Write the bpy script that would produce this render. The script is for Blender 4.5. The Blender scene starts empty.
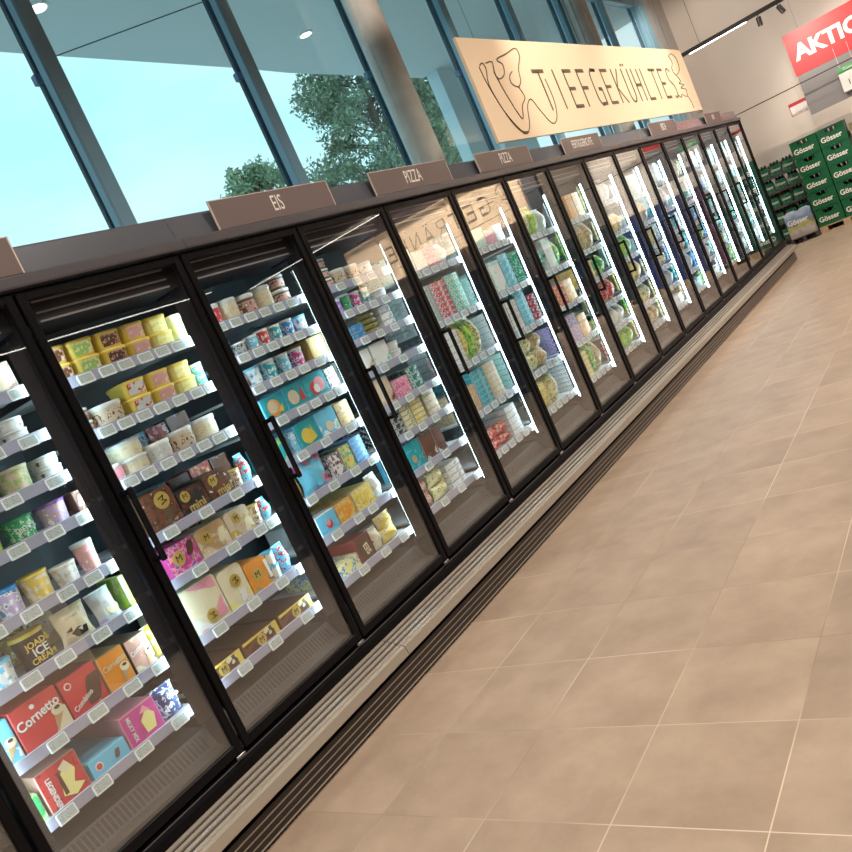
import bpy, math, random
from mathutils import Vector, Matrix
random.seed(7)
D = bpy.data
SC = bpy.context.scene
COL = SC.collection

# ------------------------------------------------------------------ camera
cam_d = D.cameras.new('camera'); cam = D.objects.new('camera', cam_d); COL.objects.link(cam)
F, YAW, PITCH, ROLL = 819.826, 0.66217400, -0.12405130, -0.42649255
ZO = 0.33                                        # door foot above the floor
cy, sy = math.cos(YAW), math.sin(YAW); cp, sp = math.cos(PITCH), math.sin(PITCH)
f = Vector((-sy*cp, cy*cp, sp)); r = Vector((cy, sy, 0)); u = r.cross(f)
cr, sr = math.cos(ROLL), math.sin(ROLL)
r2 = cr*r + sr*u; u2 = -sr*r + cr*u
m = Matrix((r2, u2, -f)).transposed().to_4x4()
m.translation = Vector((2.75624, -1.67582, 1.22627 + ZO))
cam.matrix_world = m
cam_d.sensor_width = 36; cam_d.lens = 36*F/852; cam_d.clip_start = .05; cam_d.clip_end = 300
SC.camera = cam

# ------------------------------------------------------------------ view
SC.view_settings.view_transform = 'Standard'; SC.view_settings.look = 'None'
SC.view_settings.gamma = 1; SC.view_settings.use_curve_mapping = False
SC.view_settings.exposure = 0.26
SC.cycles.max_bounces = 8; SC.cycles.transparent_max_bounces = 16

# ------------------------------------------------------------------ sky
w = D.worlds.new('sky'); SC.world = w; w.use_nodes = True
nt = w.node_tree; nt.nodes.clear()
def N(t, ty, **kw):
    n = t.nodes.new(ty)
    for k, v in kw.items():
        if k in n.inputs.keys(): n.inputs[k].default_value = v
        else: setattr(n, k, v)
    return n
tc = N(nt, 'ShaderNodeTexCoord'); mp = N(nt, 'ShaderNodeMapping'); mp.inputs['Scale'].default_value = (1, 1, 2.5)
no = N(nt, 'ShaderNodeTexNoise', Scale=2.2, Detail=4.0, Roughness=.55)
rp = N(nt, 'ShaderNodeValToRGB')
rp.color_ramp.elements[0].position = .35; rp.color_ramp.elements[0].color = (.52, .92, 1.0, 1)
rp.color_ramp.elements[1].position = .7; rp.color_ramp.elements[1].color = (.86, 1.0, 1.0, 1)
bg = N(nt, 'ShaderNodeBackground', Strength=1.05); ow = N(nt, 'ShaderNodeOutputWorld')
L = nt.links.new
L(tc.outputs['Generated'], mp.inputs[0]); L(mp.outputs[0], no.inputs['Vector']); L(no.outputs['Fac'], rp.inputs[0])
L(rp.outputs[0], bg.inputs[0]); L(bg.outputs[0], ow.inputs[0])

# ------------------------------------------------------------------ lamps of the hall
def area(name, loc, sx, sy_, power, col, rot=(0, 0, 0)):
    l = D.lights.new(name, 'AREA'); l.shape = 'RECTANGLE'; l.size = sx; l.size_y = sy_; l.energy = power; l.color = col
    o = D.objects.new(name, l); COL.objects.link(o); o.location = loc; o.rotation_euler = rot
    return o
WARM = (1.0, .88, .75)
def spot(name, loc, tgt, power, ang, col=WARM, blend=.6):
    l = D.lights.new(name, 'SPOT'); l.energy = power; l.spot_size = math.radians(ang); l.spot_blend = blend; l.color = col; l.shadow_soft_size = .06
    o = D.objects.new(name, l); COL.objects.link(o); o.location = loc
    o.rotation_euler = (Vector(tgt) - Vector(loc)).to_track_quat('-Z', 'Y').to_euler()
for x in (2.4, 5.6, 9.0):
    for y in (-4.5, -1.0, 2.5, 6.0, 9.5, 12.2):
        l = D.lights.new('ceiling_spot_lamp', 'SPOT'); l.energy = 300 if x < 9 else 200; l.spot_size = math.radians(140); l.spot_blend = .5; l.color = WARM; l.shadow_soft_size = .14
        o = D.objects.new('ceiling_spot_lamp', l); COL.objects.link(o); o.location = (x, y, 5.2)
spot('spot_lamp', (.54, 12.6, 3.40), (.9, 13.8, 2.9), 22, 90)
spot('spot_lamp', (.80, 12.6, 3.40), (1.4, 14.6, 2.0), 90, 80)
spot('spot_lamp', (-.2, 12.2, 4.9), (-.5, 15.0, 2.4), 160, 100)
spot('spot_lamp', (1.6, 5.0, 4.6), (-.05, 6.2, 2.9), 170, 70)
spot('spot_lamp', (1.6, 9.0, 4.6), (-.05, 8.5, 2.9), 190, 70)
spot('spot_lamp', (6.0, 11.3, 4.6), (5.6, 13.9, 3.0), 1900, 95)
spot('spot_lamp', (8.2, 11.3, 4.6), (8.2, 13.9, 3.0), 1700, 85)
spot('spot_lamp', (.3, 3.6, 4.9), (-1.0, 4.75, 4.4), 90, 40)

# ------------------------------------------------------------------ materials
MATS = {}
def mat(name, col, rough=.5, metal=0., em=0., spec=.5, coat=0.):
    if name in MATS: return MATS[name]
    mt = D.materials.new(name); mt.use_nodes = True; b = mt.node_tree.nodes['Principled BSDF']
    b.inputs['Base Color'].default_value = (*col, 1); b.inputs['Roughness'].default_value = rough
    b.inputs['Metallic'].default_value = metal; b.inputs['Specular IOR Level'].default_value = spec
    b.inputs['Coat Weight'].default_value = coat
    if em:
        b.inputs['Emission Color'].default_value = (*col, 1); b.inputs['Emission Strength'].default_value = em
    MATS[name] = mt
    return mt
def noisy(name, cols, scale=8., rough=.5, detail=3., pos=None, metal=0., bump=0., const=False, stretch=None, spec=.5):
    if name in MATS: return MATS[name]
    mt = mat(name, cols[0], rough, metal, spec=spec); t = mt.node_tree; b = t.nodes['Principled BSDF']
    tc = N(t, 'ShaderNodeTexCoord'); no = N(t, 'ShaderNodeTexNoise', Scale=scale, Detail=detail)
    v = tc.outputs['Object']
    if stretch:
        mp = N(t, 'ShaderNodeMapping'); mp.inputs['Scale'].default_value = stretch; t.links.new(v, mp.inputs[0]); v = mp.outputs[0]
    rp = N(t, 'ShaderNodeValToRGB'); e = rp.color_ramp.elements
    if const: rp.color_ramp.interpolation = 'CONSTANT'
    n = len(cols); ps = pos or [(.3 + .4*i/max(1, n-1)) for i in range(n)]
    e[0].position = ps[0]; e[0].color = (*cols[0], 1); e[1].position = ps[1]; e[1].color = (*cols[1], 1)
    for i in range(2, n):
        q = e.new(ps[i]); q.color = (*cols[i], 1)
    t.links.new(v, no.inputs['Vector']); t.links.new(no.outputs['Fac'], rp.inputs[0]); t.links.new(rp.outputs[0], b.inputs['Base Color'])
    if bump:
        bp = N(t, 'ShaderNodeBump', Strength=bump); bp.inputs['Distance'].default_value = .01
        t.links.new(no.outputs['Fac'], bp.inputs['Height']); t.links.new(bp.outputs[0], b.inputs['Normal'])
    return mt
def printed(name, base, a, b_, scale=26., lo=.52, hi=.62):
    """printed cardboard or foil: flat base colour with patches of two inks"""
    return noisy(name, [base, a, b_], scale, .38, 2., [0., lo, hi], const=True)
def glass(name, tint, refl=1.0, ior=1.5, rough=0.0, ghost=0.0):
    mt = D.materials.new(name); mt.use_nodes = True; t = mt.node_tree; t.nodes.clear()
    tr = N(t, 'ShaderNodeBsdfTransparent'); tr.inputs[0].default_value = (*tint, 1)
    gl = N(t, 'ShaderNodeBsdfGlossy', Roughness=rough); gl.inputs[0].default_value = (refl, refl, refl, 1)
    lw = N(t, 'ShaderNodeLayerWeight', Blend=.5); fr = N(t, 'ShaderNodeMath', operation='POWER'); fr.inputs[1].default_value = 5.
    t.links.new(lw.outputs['Facing'], fr.inputs[0]); mx = N(t, 'ShaderNodeMixShader'); o = N(t, 'ShaderNodeOutputMaterial')
    ad = N(t, 'ShaderNodeMath', operation='MULTIPLY_ADD'); f0 = ((ior-1)/(ior+1))**2 + ghost; ad.inputs[1].default_value = 1-f0; ad.inputs[2].default_value = f0; ad.use_clamp = True
    t.links.new(fr.outputs[0], ad.inputs[0]); t.links.new(ad.outputs[0], mx.inputs[0])
    t.links.new(tr.outputs[0], mx.inputs[1]); t.links.new(gl.outputs[0], mx.inputs[2])
    t.links.new(mx.outputs[0], o.inputs[0]); MATS[name] = mt
    return mt

BLACK = mat('black_frame', (.0035, .0033, .0045), .42, spec=.14)
DARK = mat('dark_lining', (.020, .019, .026), .45)
GREYMET = mat('bronze_grey_panel', (.125, .135, .160), .24, .3)
FASCIA = mat('taupe_fascia', (.092, .088, .100), .40, .15)
SIGNM = mat('taupe_sign', (.155, .118, .115), .5)
WHITE = mat('white_plastic', (.80, .82, .82), .4)
CREAMW = mat('cream_plastic', (.78, .72, .55), .4)
CLEARL = mat('clear_lid', (.62, .66, .66), .18)
RAIL = mat('lilac_rail', (.44, .46, .60), .22)
SHELFM = mat('shelf_white', (.50, .53, .55), .4)
INNER = mat('inner_lining', (.045, .065, .075), .5)
LED = mat('led_diffuser', (.70, .93, 1.0), .4, em=10.)
LEDC = mat('led_line', (1.0, .94, .86), .4, em=4.)
DOORGLASS = glass('door_glass', (.97, .985, .985), 1., 1.45, 0., .055)
WINGLASS = glass('window_glass', (.90, .97, .985), 1., 1.45)
ALU = mat('brushed_beige_alu', (.40, .355, .30), .34, .45)
ALUD = mat('rib_groove', (.018, .013, .011), .6)
GRILLE = mat('grille_taupe', (.075, .062, .058), .5)
GRILLED = mat('grille_slot', (.04, .03, .028), .7)
TAGW = mat('tag_frame', (.86, .92, .93), .4)
TAGG = noisy('tag_screen', [(.50, .57, .57), (.10, .12, .13)], 300., .5, 1., [.50, .60], const=True)
MULL = mat('mullion_sky_tint', (.22, .42, .56), .42)  # blue of sky reflection and haze put into the base colour
MULLD = mat('mullion_dark', (.020, .022, .034), .5)
GALV = mat('bracket_grey', (.12, .16, .24), .4, .5)
CONC = noisy('concrete', [(.52, .48, .44), (.60, .56, .52)], 9., .7)
WALLM = noisy('plaster_beige', [(.68, .62, .56), (.73, .67, .61)], .8, .85)
WALLG = noisy('plaster_grey', [(.52, .49, .47), (.56, .53, .51)], .8, .85)
WALLD = mat('dark_wall', (.05, .036, .036), .8)
CEILM = mat('ceiling_dark', (.16, .13, .12), .9)
BOARD = mat('board_cream', (.95, .74, .52), .45)
INK = mat('ink_black', (.012, .010, .008), .5)
INKB = mat('ink_brown', (.12, .085, .05), .5)
RED = mat('red_board', (.50, .042, .048), .5)
GREYB = mat('grey_board', (.21, .20, .205), .5)
LETW = mat('letter_white', (.85, .82, .76), .5)
LETG = mat('letter_pale_gold', (.62, .50, .43), .5)
TRIMW = mat('sign_edge_pale', (.62, .54, .50), .4)
GOLD = mat('gold_foil', (.62, .45, .12), .35, .3)
SOFF = mat('soffit_teal', (.68, .76, .80), .8)
SOFFD = mat('soffit_joint', (.06, .08, .09), .8)

# floor: square beige tiles with pale joints
def floor_mat():
    mt = mat('floor_tiles', (.4, .3, .2), .42); t = mt.node_tree; b = t.nodes['Principled BSDF']
    g = N(t, 'ShaderNodeNewGeometry'); mp = N(t, 'ShaderNodeMapping'); mp.vector_type = 'POINT'
    T = .4592; mp.inputs['Location'].default_value = (-.493/T, -.063/T, 0); mp.inputs['Scale'].default_value = (1/T, 1/T, 1)
    t.links.new(g.outputs['Position'], mp.inputs[0])
    sx = N(t, 'ShaderNodeSeparateXYZ'); t.links.new(mp.outputs[0], sx.inputs[0])
    outs = []
    for k in 'XY':
        fr = N(t, 'ShaderNodeMath', operation='FRACT'); t.links.new(sx.outputs[k], fr.inputs[0])
        s = N(t, 'ShaderNodeMath', operation='SUBTRACT'); t.links.new(fr.outputs[0], s.inputs[0]); s.inputs[1].default_value = .5
        a = N(t, 'ShaderNodeMath', operation='ABSOLUTE'); t.links.new(s.outputs[0], a.inputs[0])
        c = N(t, 'ShaderNodeMath', operation='GREATER_THAN'); t.links.new(a.outputs[0], c.inputs[0]); c.inputs[1].default_value = .4955
        outs.append(c)
    mx = N(t, 'ShaderNodeMath', operation='MAXIMUM'); t.links.new(outs[0].outputs[0], mx.inputs[0]); t.links.new(outs[1].outputs[0], mx.inputs[1])
    # tone per tile
    fl = N(t, 'ShaderNodeVectorMath', operation='FLOOR'); t.links.new(mp.outputs[0], fl.inputs[0])
    wn = N(t, 'ShaderNodeTexWhiteNoise'); t.links.new(fl.outputs[0], wn.inputs['Vector'])
    add = N(t, 'ShaderNodeVectorMath', operation='MULTIPLY_ADD'); add.inputs[1].default_value = (1.3, 1.1, 1); 
    t.links.new(wn.outputs['Color'], add.inputs[0]); t.links.new(mp.outputs[0], add.inputs[2])
    n1 = N(t, 'ShaderNodeTexNoise', Scale=1.6, Detail=6., Roughness=.62); t.links.new(add.outputs[0], n1.inputs['Vector'])
    rp = N(t, 'ShaderNodeValToRGB'); e = rp.color_ramp.elements
    e[0].position = .30; e[0].color = (.325, .243, .180, 1); e[1].position = .72; e[1].color = (.455, .350, .268, 1)
    t.links.new(n1.outputs['Fac'], rp.inputs[0])
    hs = N(t, 'ShaderNodeHueSaturation'); t.links.new(rp.outputs[0], hs.inputs['Color'])
    mr = N(t, 'ShaderNodeMapRange'); mr.inputs['To Min'].default_value = .955; mr.inputs['To Max'].default_value = 1.025
    t.links.new(wn.outputs['Value'], mr.inputs[0]); t.links.new(mr.outputs[0], hs.inputs['Value'])
    n2 = N(t, 'ShaderNodeTexNoise', Scale=.9, Detail=2.); t.links.new(g.outputs['Position'], n2.inputs['Vector'])
    gr = N(t, 'ShaderNodeValToRGB'); gr.color_ramp.elements[0].position = .42; gr.color_ramp.elements[0].color = (.30, .23, .17, 1)
    gr.color_ramp.elements[1].position = .58; gr.color_ramp.elements[1].color = (.66, .54, .42, 1)
    t.links.new(n2.outputs['Fac'], gr.inputs[0])
    mc = N(t, 'ShaderNodeMix', data_type='RGBA'); t.links.new(mx.outputs[0], mc.inputs['Factor'])
    t.links.new(hs.outputs[0], mc.inputs[6]); t.links.new(gr.outputs[0], mc.inputs[7]); t.links.new(mc.outputs[2], b.inputs['Base Color'])
    return mt
FLOORM = floor_mat()

# ------------------------------------------------------------------ mesh helpers
class MB:
    def __init__(s): s.v = []; s.f = []; s.m = []; s.sm = []
    def add(s, vs, fs, mi=0, smooth=False):
        o = len(s.v); s.v += [tuple(q) for q in vs]
        for q in fs: s.f.append([i+o for i in q]); s.m.append(mi); s.sm.append(smooth)
    def box(s, x0, x1, y0, y1, z0, z1, mi=0):
        s.add([(x0, y0, z0), (x1, y0, z0), (x1, y1, z0), (x0, y1, z0), (x0, y0, z1), (x1, y0, z1), (x1, y1, z1), (x0, y1, z1)],
              [(0, 3, 2, 1), (4, 5, 6, 7), (0, 1, 5, 4), (1, 2, 6, 5), (2, 3, 7, 6), (3, 0, 4, 7)], mi)
        return s
    def cbox(s, x0, x1, y0, y1, z0, z1, c=.004, mi=0):
        """box with bevelled edges"""
        c = min(c, (x1-x0)*.45, (y1-y0)*.45, (z1-z0)*.45)
        pts = []; X = (x0, x1); Y = (y0, y1); Z = (z0, z1); idx = {}
        for i in (0, 1):
            for j in (0, 1):
                for k in (0, 1):
                    sx, sy_, sz = (1, -1)[i], (1, -1)[j], (1, -1)[k]
                    for ax in range(3):
                        p = [X[i]+sx*c, Y[j]+sy_*c, Z[k]+sz*c]; p[ax] = (X[i], Y[j], Z[k])[ax]
                        idx[i, j, k, ax] = len(pts); pts.append(p)
        F_ = []
        for ax in range(3):
            a, b = [q for q in range(3) if q != ax]
            for sgn in (0, 1):
                q = []
                for (p, r_) in ((0, 0), (1, 0), (1, 1), (0, 1)):
                    ijk = [0, 0, 0]; ijk[ax] = sgn; ijk[a] = p; ijk[b] = r_; q.append(idx[(*ijk, ax)])
                F_.append(q)
            for p in (0, 1):
                for r_ in (0, 1):
                    k1 = [0, 0, 0]; k1[a] = p; k1[b] = r_; k2 = list(k1); k2[ax] = 1
                    F_.append([idx[(*k1, a)], idx[(*k1, b)], idx[(*k2, b)], idx[(*k2, a)]])
        for i in (0, 1):
            for j in (0, 1):
                for k in (0, 1): F_.append([idx[i, j, k, 0], idx[i, j, k, 1], idx[i, j, k, 2]])
        s.add(pts, F_, mi); return s
    def quad(s, a, b, c, d, mi=0): s.add([a, b, c, d], [(0, 1, 2, 3)], mi); return s
    def prism(s, pts, axis, a, b, mi=0, mcap=None, smooth=False):
        """closed 2-D outline extruded along an axis; pts are the other two coords in xyz order"""
        n = len(pts)
        def P(p, t):
            q = list(p); q.insert(axis, t); return q
        s.add([P(p, a) for p in pts] + [P(p, b) for p in pts], [(i, (i+1) % n, n+(i+1) % n, n+i) for i in range(n)], mi, smooth)
        mc = mi if mcap is None else mcap
        s.add([P(p, a) for p in pts], [tuple(range(n))[::-1]], mi); s.add([P(p, b) for p in pts], [tuple(range(n))], mc)
        return s
    def loft(s, rings, mi=0, seg=5, caps=True, cx=0., cy=0., smooth=True):
        """rings: (z, half_x, half_y, corner_radius)"""
        R = []
        for (z, hx, hy, rad) in rings:
            rad = min(rad, hx, hy); ring = []
            for q, (sx, sy_) in enumerate(((1, 1), (-1, 1), (-1, -1), (1, -1))):
                for k in range(seg+1):
                    a = math.pi/2*(q + k/seg); ring.append((cx+sx*(hx-rad)+rad*math.cos(a), cy+sy_*(hy-rad)+rad*math.sin(a), z))
            R.append(ring)
        n = len(R[0]); vs = [p for q in R for p in q]
        fs = [(i*n+j, i*n+(j+1) % n, (i+1)*n+(j+1) % n, (i+1)*n+j) for i in range(len(R)-1) for j in range(n)]
        s.add(vs, fs, mi, smooth)
        if caps: s.add(R[0], [tuple(range(n))[::-1]], mi); s.add(R[-1], [tuple(range(n))], mi)
        return s
    def tube(s, pts, rad, mi=0, seg=8, closed=False):
        pts = [Vector(p) for p in pts]; n = len(pts); rings = []
        for i, p in enumerate(pts):
            a = pts[max(i-1, 0)]; b = pts[min(i+1, n-1)]; t = (b-a).normalized()
            h = Vector((0, 0, 1)) if abs(t.z) < .9 else Vector((1, 0, 0))
            e1 = t.cross(h).normalized(); e2 = t.cross(e1)
            rings.append([p + rad*(math.cos(2*math.pi*k/seg)*e1 + math.sin(2*math.pi*k/seg)*e2) for k in range(seg)])
        s.add([q for rr in rings for q in rr], [(i*seg+j, i*seg+(j+1) % seg, (i+1)*seg+(j+1) % seg, (i+1)*seg+j) for i in range(n-1) for j in range(seg)], mi, True)
        s.add(rings[0], [tuple(range(seg))], mi); s.add(rings[-1], [tuple(range(seg))[::-1]], mi)
        return s
    def mesh(s, name, mats):
        me = D.meshes.new(name); me.from_pydata(s.v, [], s.f); me.update()
        for q in (mats if isinstance(mats, (list, tuple)) else [mats]): me.materials.append(q)
        for p, mi, smo in zip(me.polygons, s.m, s.sm): p.material_index = mi; p.use_smooth = smo
        return me
    def build(s, name, mats, parent=None, loc=None):
        o = D.objects.new(name, s.mesh(name, mats)); COL.objects.link(o)
        if parent is not None: o.parent = parent
        if loc is not None: o.location = loc
        return o
def tag(o, label=None, cat=None, group=None, kind=None):
    if label: o['label'] = label
    if cat: o['category'] = cat
    if group: o['group'] = group
    if kind: o['kind'] = kind
    return o
def empty(name, loc=(0, 0, 0)):
    o = D.objects.new(name, None); COL.objects.link(o); o.location = loc; o.empty_display_size = .1
    return o
def copy_tree(o, parent=None):
    c = o.copy(); COL.objects.link(c); c.parent = parent
    for ch in list(o.children): copy_tree(ch, c)
    return c
def bx(name, mats, parent, *a, **k): return MB().box(*a, **k).build(name, mats, parent)
def text(s_, size, mt, parent, loc, rot=0., sx=1., ext=.0006, name='lettering', face='x', align='CENTER', bold=0.):
    c = D.curves.new(name, 'FONT'); c.body = s_; c.size = size; c.extrude = ext; c.align_x = align; c.align_y = 'CENTER'; c.offset = bold
    c.resolution_u = 3; c.materials.append(mt)
    o = D.objects.new(name, c); COL.objects.link(o); o.parent = parent; o.location = loc
    base = Matrix(((0, 0, 1), (1, 0, 0), (0, 1, 0))) if face == 'x' else Matrix(((1, 0, 0), (0, 0, -1), (0, 1, 0)))
    bpy.context.view_layer.update()
    me = D.meshes.new_from_object(o.evaluated_get(bpy.context.evaluated_depsgraph_get())); D.objects.remove(o); D.curves.remove(c)
    o = D.objects.new(name, me); COL.objects.link(o); o.parent = parent; o.location = loc
    o.rotation_euler = (base @ Matrix.Rotation(rot, 3, 'Z')).to_euler(); o.scale = (sx, 1, 1)
    return o
def z_(z): return z + ZO

# ================================================================== STRUCTURE
bay = .78
def struct(name, mb, mt): return tag(mb.build(name, mt), kind='structure')
struct('floor', MB().box(-1.2, 14, -8, 15, -.1, 0), FLOORM)
struct('ceiling', MB().box(-1.3, 14, -8, 15.1, 5.35, 5.45), CEILM)
struct('wall_back', MB().box(-1.3, 14, -8.1, -8, 0, 5.35), WALLD)
struct('wall_right', MB().box(14, 14.1, -8, 15, 0, 5.35), WALLD)
e = MB(); e.box(-1.2, 3.95, 15, 15.1, 0, 5.35, 0); e.box(3.95, 9.6, 15, 15.1, 0, 3.6, 0); e.box(3.95, 9.6, 14.99, 15.1, 3.6, 5.35, 1); e.box(9.6, 14, 15, 15.1, 0, 5.35, 1)
struct('wall_end', e, [WALLM, WALLD])
struct('wall_end_ledge', MB().box(-1.2, 4, 14.85, 15, 1.42, 1.69), WALLM)
struct('wall_window_side', MB().box(-1.35, -1.2, 13.62, 15, 0, 5.35).box(-1.3, -1.2, -8, 13.62, 0, 2.1).box(-1.3, -1.2, -8, 13.62, 4.80, 5.35), WALLG)
g = MB()
for y in (14.2,): g.box(-1.205, -1.19, y, y+.008, 1.7, 5.3)
struct('trim_1', g, MULL)
YM = [-6.72, -5.08, -3.44, -1.80, -.16, 1.48, 3.12, 4.76, 6.40, 8.04, 9.68, 11.40, 13.05]
for i, y in enumerate(YM):
    g = MB(); g.cbox(-1.205, -1.13, y+.02, y+.14, 2.1, 4.8, .012, 0)
    struct('trim_%d' % (i+2), g, [MULL])
    t = empty('sunblind_guide', (-1.262, y+.062, 2.1))
    MB().cbox(-.016, .016, -.02, .02, 0, 2.75, .004).build('guide_rail', MULLD, t)
    if y > -2: MB().cbox(-.024, .024, -.045, .03, 1.545, 1.605, .006).build('bracket', GALV, t)
    MB().box(-.008, .03, .020, .024, 0, 2.75).build('web', MULLD, t)
    tag(t, 'dark vertical sunblind guide rail outside the %s window mullion from the left' % ['', '', '', '', 'first hidden', 'first', 'second', 'third', 'fourth', 'fifth', 'sixth', 'seventh', 'last'][i].replace('first hidden', 'cut-off') if y > -1 else 'dark sunblind guide rail outside window, %s left of the picture' % ['fourth', 'third', 'second', 'first'][i], 'blind guide', 'sunblind guides outside the windows')
for i in range(len(YM)-1):
    struct('window_%d' % (i+1), MB().box(-1.215, -1.206, YM[i]+.08, YM[i+1]+.08, 2.1, 4.8), WINGLASS)
struct('trim_20', MB().cbox(-1.235, -1.14, -7, 13.62, 4.74, 4.86, .01).cbox(-1.235, -1.14, -7, 13.62, 2.04, 2.14, .01).cbox(-1.235, -1.13, 13.30, 13.62, 2.1, 4.8, .01), MULL)

# outside
g = MB(); zs = 4.83
edge = [(-3.0, 2.69), (-3.05, 3.22), (-3.25, 5.57), (-3.37, 6.61), (-3.56, 9.95)]
out = [(-2.3, -8), (-2.78, -1.0)] + edge + [(-3.3, 9.95), (-3.3, 14.5), (-1.36, 14.5), (-1.36, -8)]
g.prism(out, 2, zs, zs+.35)
struct('ceiling_outside', g, SOFF)
struct('trim_21', MB().prism([(-3.05, 3.215), (-3.05, 3.235), (-1.4, 5.01), (-1.4, 4.99)], 2, zs-.004, zs+.01), SOFFD)
def downlight(x, y, lab):
    t = empty('recessed_downlight', (x, y, zs)); n = 20
    MB().loft([(-.012, .085, .085, .085), (.0, .095, .095, .095)]).build('ring', WHITE, t)
    MB().loft([(-.014, .065, .065, .065), (-.011, .068, .068, .068)]).build('lens', mat('downlight_lens', (1., .93, .82), .4, em=2.5), t)
    tag(t, lab, 'downlight', 'downlights in the outside canopy')
downlight(-2.37, 2.70, 'round recessed downlight in the canopy at the top left corner')
downlight(-2.55, 6.05, 'round recessed downlight in the canopy above the big tree')
struct('wall_outside', MB().box(-3.5, -3.3, 9.95, 12.4, 0, 4.83), mat('outside_pier', (.62, .80, .88), .8))
struct('floor_outside', MB().box(-60, -1.36, -30, 70, -.25, -.05), noisy('outside_ground', [(.58, .60, .58), (.66, .68, .66)], .5, .9))

# trees
LEAFA = noisy('leaf_dark', [(.12, .19, .13), (.30, .40, .27)], 1.3, .7)
LEAFB = noisy('leaf_mid', [(.20, .31, .19), (.36, .46, .30)], 1.3, .7)
BARK = noisy('bark', [(.10, .065, .045), (.18, .12, .08)], 12., .9)
def tree(name, x, y, h, r_, leaf, lab, n=5200, low=.35, seed=1, ls=.17, nc=46, cs=.20):
    rnd = random.Random(seed); t = empty(name, (x, y, -.05)); b = MB()
    b.tube([(0, 0, 0), (.15, .1, h*.3), (.05, -.1, h*.6), (.1, .05, h*.93)], .16, seg=9)
    clumps = []
    for i in range(nc):
        a = rnd.random()*6.283; zz = h*(low + (1-low)*rnd.random()**.8); fr = (zz/h-low)/(1-low)
        rr = r_*math.sqrt(max(.06, 1-(fr*1.05-.3)**2/ .62))*(.45+.55*rnd.random())
        p = Vector((rr*math.cos(a), rr*math.sin(a), zz)); clumps.append((p, r_*cs*(.7+.7*rnd.random())))
        b.tube([(.08, 0, max(h*.25, zz-rr*.55)), p*.6+Vector((0, 0, zz*.36)), p], .028, seg=5)
    b.build('trunk', BARK, t)
    m_ = MB()
    for i in range(n):
        p, cr_ = clumps[rnd.randrange(len(clumps))]
        d = Vector((rnd.gauss(0, 1), rnd.gauss(0, 1), rnd.gauss(0, .6))); d = d.normalized()*cr_*rnd.random()**.45; c = p + d
        e1 = Vector((rnd.gauss(0, 1), rnd.gauss(0, 1), rnd.gauss(0, 1))).normalized(); e2 = e1.cross(Vector((rnd.gauss(0, 1), rnd.gauss(0, 1), rnd.gauss(0, 1)))).normalized()
        s1 = ls*(.6+.8*rnd.random()); s2 = s1*.45
        m_.add([c-e1*s1, c-e2*s2, c+e1*s1, c+e2*s2], [(0, 1, 2, 3)], 0)
    m_.build('foliage', leaf, t)
    tag(t, lab, 'tree', 'trees outside the windows'); return t
tree('pine_tree', -14.5, 25.3, 11.4, 4.3, LEAFA, 'large dark green pine outside behind the round concrete column', 42000, .10, 3, .085, 150, .15)
tree('leafy_tree', -15.0, 18.0, 7.9, 2.0, LEAFB, 'small pale treetop just above the first category sign', 11000, .40, 5, .075, 60, .18)
tree('leafy_tree', -17.5, 34.5, 11.2, 4.2, LEAFA, 'dark green tree outside just right of the round column', 26000, .12, 8, .10, 110, .15)
tree('leafy_tree', -9.0, 18.8, 6.3, 1.6, LEAFB, 'mid green bushy tree low in front of the large pine', 9000, .2, 9, .06, 50, .2)

# columns in front of the windows
for i, (y, lab) in enumerate([(4.72, 'round concrete column standing left of the cream frozen food board'), (9.86, 'round concrete column behind the top edge of the cream board'), (-.42, 'round concrete column left of the picture')]):
    if i == 2: continue
    tag(MB().loft([(0, .14, .14, .14), (5.33, .14, .14, .14)], seg=10).build('concrete_column', CONC, None, (-.99, y, .01)), lab, 'column', 'round columns along the window')

# ================================================================== FREEZER BANK
Y0, Y1 = -1.56, 15*bay
TAG7 = [.06+i*.105 for i in range(7)]
ordn = ['first', 'second', 'third', 'fourth', 'fifth', 'sixth', 'seventh', 'eighth', 'ninth', 'tenth', 'eleventh', 'twelfth', 'thirteenth', 'fourteenth', 'fifteenth', 'sixteenth', 'seventeenth']

# header canopy
hd = empty('freezer_header', (0, Y0, z_(1.9)))
seams = [Y0, .82, .82+4*bay, .82+8*bay, .82+12*bay, Y1+.04]
for a, b in zip(seams[:-1], seams[1:]):
    q = MB(); q.prism([(-.68, 1.905+ZO), (-.01, 1.905+ZO), (-.01, 1.905+ZO), (.02, 1.905+ZO), (.022, 1.912+ZO), (.022, 1.945+ZO), (.016, 1.951+ZO), (-.012, 1.953+ZO), (-.68, 1.953+ZO)], 1, a+.001, b-.001)
    o = q.build('fascia', FASCIA); o.parent = hd; o.matrix_parent_inverse = Matrix.Translation(hd.location).inverted()
    q = MB(); q.prism([(-.68, 1.953+ZO), (-.014, 1.953+ZO), (-.030, 2.058+ZO), (-.036, 2.066+ZO), (-.68, 2.066+ZO)], 1, a+.001, b-.001)
    o = q.build('top_panel', GREYMET); o.parent = hd; o.matrix_parent_inverse = Matrix.Translation(hd.location).inverted()
tag(hd, 'glossy brown-grey header panel running along the top of all the glass-door freezers', 'header panel')

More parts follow.
